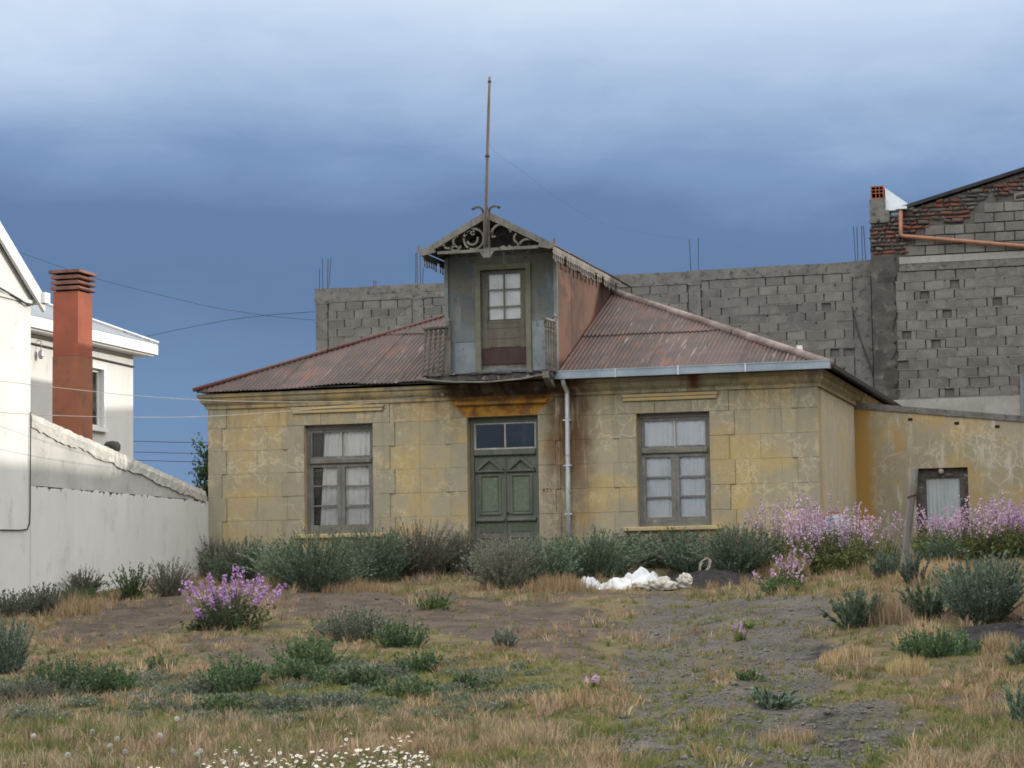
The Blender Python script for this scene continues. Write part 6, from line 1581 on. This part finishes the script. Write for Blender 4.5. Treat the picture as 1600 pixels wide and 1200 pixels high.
# dry straw, growing in tufts
u, v = scatter(24000)
gr, so, bl, gn, n1, n2 = masks(u, v)
patch = .5 * fbm(u * .75, v * .6, 51) + .5 * fbm(u * 2.4, v * 1.9, 55)
dens = np.clip(1.15 - 1.25 * gr - .96 * so - 1.1 * bl, 0, 1) * sm(patch, .42, .56) * (1 - .65 * gn) + .03 * (1 - bl) * (1 - gr)
k = rng.random(len(u)) < dens
u, v, pa = u[k], v[k], patch[k]
hg = rng.uniform(.05, .15, len(u)) * (0.55 + .9 * sm(pa, .42, .62)) * np.where(v > -9, 1.4, 1.0) * np.where((u > 12.8) & (v < -10), 1.3, 1.0)
V, F, T = tufts(u, v, hg, 18, STRAW, (.005, .011), PINKY, .8 * sm(fbm(u * .6 + 8, v * .6, 115), .45, .6))
stuff('dry_grass', V, F, T, M['blade'], 'short straw-coloured dry grass in tufts over the lot')
# green grass
u, v = scatter(44000)
gr, so, bl, gn, n1, n2 = masks(u, v)
patch = .45 * fbm(u * .9 + 40, v * .7, 61) + .55 * fbm(u * 2.8, v * 2.2, 65)
mid = np.exp(-((v + 17.0) / 4.0) ** 2) * .6
dens = np.clip(1.0 - .48 * gr - .80 * so - .9 * bl, 0, 1) * np.clip(sm(patch, .46, .57) * .8 + .7 * gn + mid * sm(patch, .4, .5) + .25 * (v < -19.5) + .9 * np.exp(-((u - 11.6) ** 2 / 1.0 + (v + 7.2) ** 2 / 2.5)), 0, 1)
k = rng.random(len(u)) < dens * .8
u, v = u[k], v[k]
hg = rng.uniform(.03, .09, len(u)) * np.where(v < -20, 1.5, 1.0) * np.where(v > -9, 1.4, 1.0)
V, F, T = tufts(u, v, hg, 16, GREEN, (.006, .012), None, None, .055)
stuff('green_grass', V, F, T, M['blade'], 'short yellowish green grass between the weeds and on the drive')
# seeding grass at the street end
u, v = scatter(17000, -27.0, -17.5)
gr, so, bl, gn, n1, n2 = masks(u, v)
patch = .5 * fbm(u * 1.1 + 9, v * .8, 71) + .5 * fbm(u * 2.6, v * 2.2, 75)
dens = np.clip(1.1 - 1.2 * gr - .6 * so - 1.1 * bl, 0, 1) * sm(v + 1.8 * (patch - .5) + .25 * (u - 9), -18.8, -20.6) * (.25 + .75 * sm(patch, .40, .56))
k = rng.random(len(u)) < dens * .85
u, v = u[k], v[k]
hg = rng.uniform(.07, .20, len(u)) * (.45 + 1.0 * sm(fbm(u * 1.6, v * 1.6, 81), .3, .7))
V, F, T = tufts(u, v, hg, 20, PINKY, (.004, .009), GREEN, .5 * sm(fbm(u * .8 + 3, v * 1.1, 111), .48, .62), .06)
stuff('seeding_grass', V, F, T, M['blade'], 'pinkish seeding grass in matted tufts along the street end of the lot')
# carpet of small grey-green rosettes in the left foreground
CARPET = [(5.2, -18.4), (6.0, -16.2), (8.2, -15.0), (10.6, -15.0), (11.2, -18.0), (10.2, -19.8), (7.8, -20.6), (6.2, -20.6)]
u, v = scatter(52000, -21.5, -13.5)
k = rng.random(len(u)) < sm(sdf(CARPET, u, v) + (fbm(u * 1.4, v * 1.2, 91) - .5) * 2.6, -.1, .7) * sm(fbm(u * 2.6, v * 2.2, 95), .50, .60); u, v = u[k], v[k]
n = len(u); P = np.repeat(np.stack([u, v, gz(u, v)], -1), 12, 0) + rng.normal(0, .03, (n * 12, 3)) * np.array([1, 1, .35]); P[:, 2] += .02
dd = rng.normal(size=(len(P), 3)); dd[:, 2] = np.abs(dd[:, 2]) * .8 + .25
V, F = leaves(P, unit(dd), .034 * rng.uniform(.6, 1.2, len(P)), .016 * rng.uniform(.7, 1.3, len(P)))
tone = np.repeat(np.array([(0.130, 0.160, 0.115), (0.105, 0.140, 0.080), (0.165, 0.185, 0.145), (0.085, 0.115, 0.068)])[rng.integers(0, 4, n)], 12, 0) * rng.uniform(.8, 1.2, (n * 12, 1))
stuff('ground_cover', V, F, np.repeat(tone, 4, 0), M['leaf'], 'low carpet of grey-green rosettes in the left foreground')
# individual tufts
TUFTS = [(13.38, -12.08, 0.61, 0.46, 'big pinkish tuft of dry grass beside the green bush at the drive', 1), (13.95, -13.78, 0.55, 0.38, 'straw tuft below the big silvery bush on the right', 0), (14.28, -14.41, 0.42, 0.30, 'straw tuft above the dark mound of weed on the right', 0), (14.77, -14.12, 0.42, 0.26, 'straw tuft beside the black soil at the right edge', 0),
 (10.78, -2.70, 0.62, 0.50, 'pale dry tuft below the pink flowers left of the house corner', 0), (10.21, -1.98, 0.52, 0.46, 'pale dry tuft between the dark bush and the pink flowers', 0), (7.83, -5.56, 0.86, 0.36, 'straw tuft left of the white sacks', 0), (13.69, -20.85, 0.46, 0.20, 'straw tuft in the middle of the drive in front', 1), (14.11, -16.43, 0.42, 0.24, 'straw tuft right of the drive below the dark mound', 0),
 (1.67, -8.54, 0.66, 0.42, 'yellowish tuft at the bottom of the white wall', 0), (4.90, -5.87, 1.13, 0.26, 'long straw tuft along the base of the biggest bush', 0), (13.35, -15.24, 0.55, 0.22, 'straw tuft at the right border of the drive', 0), (12.2, -3.2, 0.6, 0.34, 'pale dry tuft left of the foot of the wooden post', 0), (13.3, -5.2, 0.8, 0.36, 'pale dry tuft behind the big silvery bush', 0), (11.55, -20.9, 0.5, 0.24, 'straw tuft at the left border of the drive in front', 1)]
for (a, c, w, h, lb, pk) in TUFTS:
    n = int(900 * w + 150); rr = np.sqrt(rng.uniform(0, 1, n)) * w * .5; an = rng.uniform(0, 6.2832, n)
    x, y = a + rr * np.cos(an), c + rr * np.sin(an)
    H = h * rng.uniform(.5, 1.05, n) * (1 - .45 * (rr / (w * .5)) ** 2)
    V, F, T = blades(np.stack([x, y, gz(x, y) - .01], -1), H, rng.uniform(.004, .008, n), np.concatenate([PINKY, STRAW[:2]]) if pk else STRAW, .30)
    o = np_mesh('grass_tuft', V, F, M['blade'], (a, c, gzs(a, c)), T); tag(o, lb, 'grass tuft', 'dry grass tufts')
# gravel
u, v = scatter(60000)
gr, so, bl, gn, n1, n2 = masks(u, v)
k = rng.random(len(u)) < np.clip(gr * .9 + so * .22 + bl * .10, 0, 1); u, v = u[k], v[k]; n = len(u)
s = np.exp(rng.normal(math.log(.010), .5, n)).clip(.005, .045)
oct_ = np.array([(1, 0, 0), (-1, 0, 0), (0, 1, 0), (0, -1, 0), (0, 0, .7), (0, 0, -.7)])
V = oct_[None] * s[:, None, None] * rng.uniform(.6, 1.3, (n, 6, 1)) + np.stack([u, v, gz(u, v) + s * .2], -1)[:, None]
i = np.arange(n)[:, None] * 6
F = np.concatenate([i + q for q in ([0, 2, 4], [2, 1, 4], [1, 3, 4], [3, 0, 4], [2, 0, 5], [1, 2, 5], [3, 1, 5], [0, 3, 5])], 0)
o = np_mesh('gravel', V.reshape(-1, 3), F, M['stone_bit']); o['kind'] = 'stuff'
# ---- chamomile patch and dandelion clocks in front
YEL = np.array([0.55, 0.36, 0.03])
def chamomile(u, v, h, nf):
    at = (u, v, gzs(u, v))
    t = thing('chamomile', at, 'white chamomile clump with yellow centres in the flower patch at the bottom edge', 'chamomile', 'chamomile clumps at the bottom edge')
    C = plant_stems(u, v, .34, h, nf, 1.3, 5, (.72, 1.05))
    sv, sf = stems_mesh(C, .0025); np_mesh('stems', sv, sf, M['bark'], at, None, t)
    P, D, tt = along(C, 16, .05, .85); m = len(P)
    V, F = leaves(P, unit(D * .6 + rng.normal(size=(m, 3)) * .5), .035 * rng.uniform(.6, 1.2, m), .005 * rng.uniform(.7, 1.3, m))
    np_mesh('foliage', V, F, M['leaf'], at, np.repeat(GREEN[rng.integers(0, 3, m)], 4, 0), t)
    P = C[:, -1]; m = len(P); r = rng.uniform(.012, .018, m)
    nrm = unit(rng.normal(size=(m, 3)) * .35 + np.array([0, -.25, 1.0])); s = unit(np.cross(nrm, rng.normal(size=(m, 3)))); q = np.cross(nrm, s)
    K = 20; V = np.empty((m, K + 1, 3), dtype=np.float32); V[:, 0] = P
    droop = rng.uniform(-.1, .6, m) * r
    for k in range(K):
        a = 6.2832 * k / K; rr = r * (1.0 if k % 2 == 0 else .66)
        V[:, 1 + k] = P + (s * math.cos(a) + q * math.sin(a)) * rr[:, None] - nrm * droop[:, None]
    i = np.arange(m)[:, None] * (K + 1)
    F = np.concatenate([i + [0, 1 + k, 1 + (k + 1) % K] for k in range(K)], 0)
    np_mesh('petals', V.reshape(-1, 3), F, M['petal'], at, np.repeat(np.full((m, 3), .78) * rng.uniform(.9, 1.03, (m, 1)), K + 1, 0), t)['kind'] = 'stuff'
    V = np.empty((m, 9, 3), dtype=np.float32); V[:, 0] = P + nrm * (r * .38)[:, None]
    for k in range(8):
        a = 6.2832 * k / 8; V[:, 1 + k] = P + (s * math.cos(a) + q * math.sin(a)) * (r * .36)[:, None] + nrm * .0012
    i = np.arange(m)[:, None] * 9
    F = np.concatenate([i + [0, 1 + k, 1 + (k + 1) % 8] for k in range(8)], 0)
    np_mesh('centres', V.reshape(-1, 3), F, M['petal'], at, np.repeat(YEL[None] * rng.uniform(.8, 1.1, (m, 1)), 9, 0), t)['kind'] = 'stuff'
rd = random.Random(5)
for k in range(34):
    v = rd.uniform(-24.7, -23.0); d = v - CAM.y
    x = rd.uniform(335, 650) if k % 4 else rd.uniform(420, 640)
    dirx = (_f0 + _rt * ((x - 800) / 3701.0)); uu = CAM.x + dirx.x / dirx.y * d
    chamomile(uu, v, rd.uniform(.27, .40), rd.randint(7, 13))
for (x, v, h, nf) in ((20, -24.4, .31, 5), (95, -24.5, .30, 4), (150, -24.5, .32, 5), (205, -24.4, .31, 6), (255, -24.5, .33, 6), (310, -24.3, .32, 7)):
    d = v - CAM.y; dirx = (_f0 + _rt * ((x - 800) / 3701.0)); chamomile(CAM.x + dirx.x / dirx.y * d, v, h, nf)
def clock(u, v, h):
    at = (u, v, gzs(u, v))
    t = thing('dandelion', at, 'round white dandelion clock on a thin stalk in the bottom left grass', 'dandelion', 'dandelion clocks at the bottom left')
    top = Vector((u + rd.uniform(-.03, .03), v, at[2] + h)); MB().tube([at, (u + .01, v, at[2] + h * .6), top], .0025, 4).build('stalk', M['bark'], t)
    n = 130; dr_ = unit(rng.normal(size=(n, 3))); P = np.array(top)[None] + dr_ * .003
    V, F = leaves(P, dr_, np.full(n, .018), np.full(n, .0022))
    # little parachutes at the rim
    P2 = np.array(top)[None] + dr_ * .017; V2, F2 = leaves(P2, unit(np.cross(dr_, rng.normal(size=(n, 3)))), np.full(n, .007), np.full(n, .005))
    np_mesh('seed_head', np.concatenate([V, V2]), np.concatenate([F, F2 + len(V)]), M['petal'], at, np.full((len(V) + len(V2), 3), .50) * np.array([1, .97, .9]), t)
for (u, v, h) in [(9.60, -24.10, .36), (9.42, -24.3, .33), (9.63, -24.0, .40), (9.85, -23.86, .42), (9.42, -22.6, .36), (9.80, -24.30, .35), (10.13, -24.2, .37), (9.0, -24.0, .38), (10.33, -24.3, .36), (9.2, -23.5, .36), (10.25, -24.0, .36)]:
    clock(u, v, h)
# ---- tree behind the boundary wall
tr = thing('tree', (-0.95, 2.6, 0.1), 'small green tree peeping out behind the boundary wall at the left house corner', 'tree')
b = MB().tube([(-0.95, 2.6, 0.0), (-0.93, 2.6, 1.0), (-1.0, 2.58, 1.7)], .07, 7, .045)
tips = []
for k in range(18):
    a = R.uniform(0, 6.28); z0 = R.uniform(.8, 1.6); p = Vector((-0.95, 2.6, z0)); q = p + Vector((math.cos(a) * R.uniform(.2, .6), math.sin(a) * .5, R.uniform(.5, 1.15))); b.tube([p, p.lerp(q, .5) + Vector((0, 0, .08)), q], .022, 5, .006); tips.append((p, q))
b.build('trunk', M['bark'], tr)
C = []
for p, q in tips:
    for k in range(26):
        s = p.lerp(q, R.uniform(.3, 1.0)); e = s + Vector((R.uniform(-.25, .25), R.uniform(-.25, .25), R.uniform(-.02, .32)))
        C.append([s.lerp(e, t) for t in (0, .33, .66, 1)])
C = np.array([[tuple(p) for p in c] for c in C])
V, F, T = foliage(C, 16, dict(c=[(0.060, 0.105, 0.038), (0.085, 0.135, 0.050), (0.040, 0.075, 0.030)], ln=.07, w=.032, t0=.1))
np_mesh('crown', V, F, M['leaf'], (-0.95, 2.6, 0.1), T, tr)
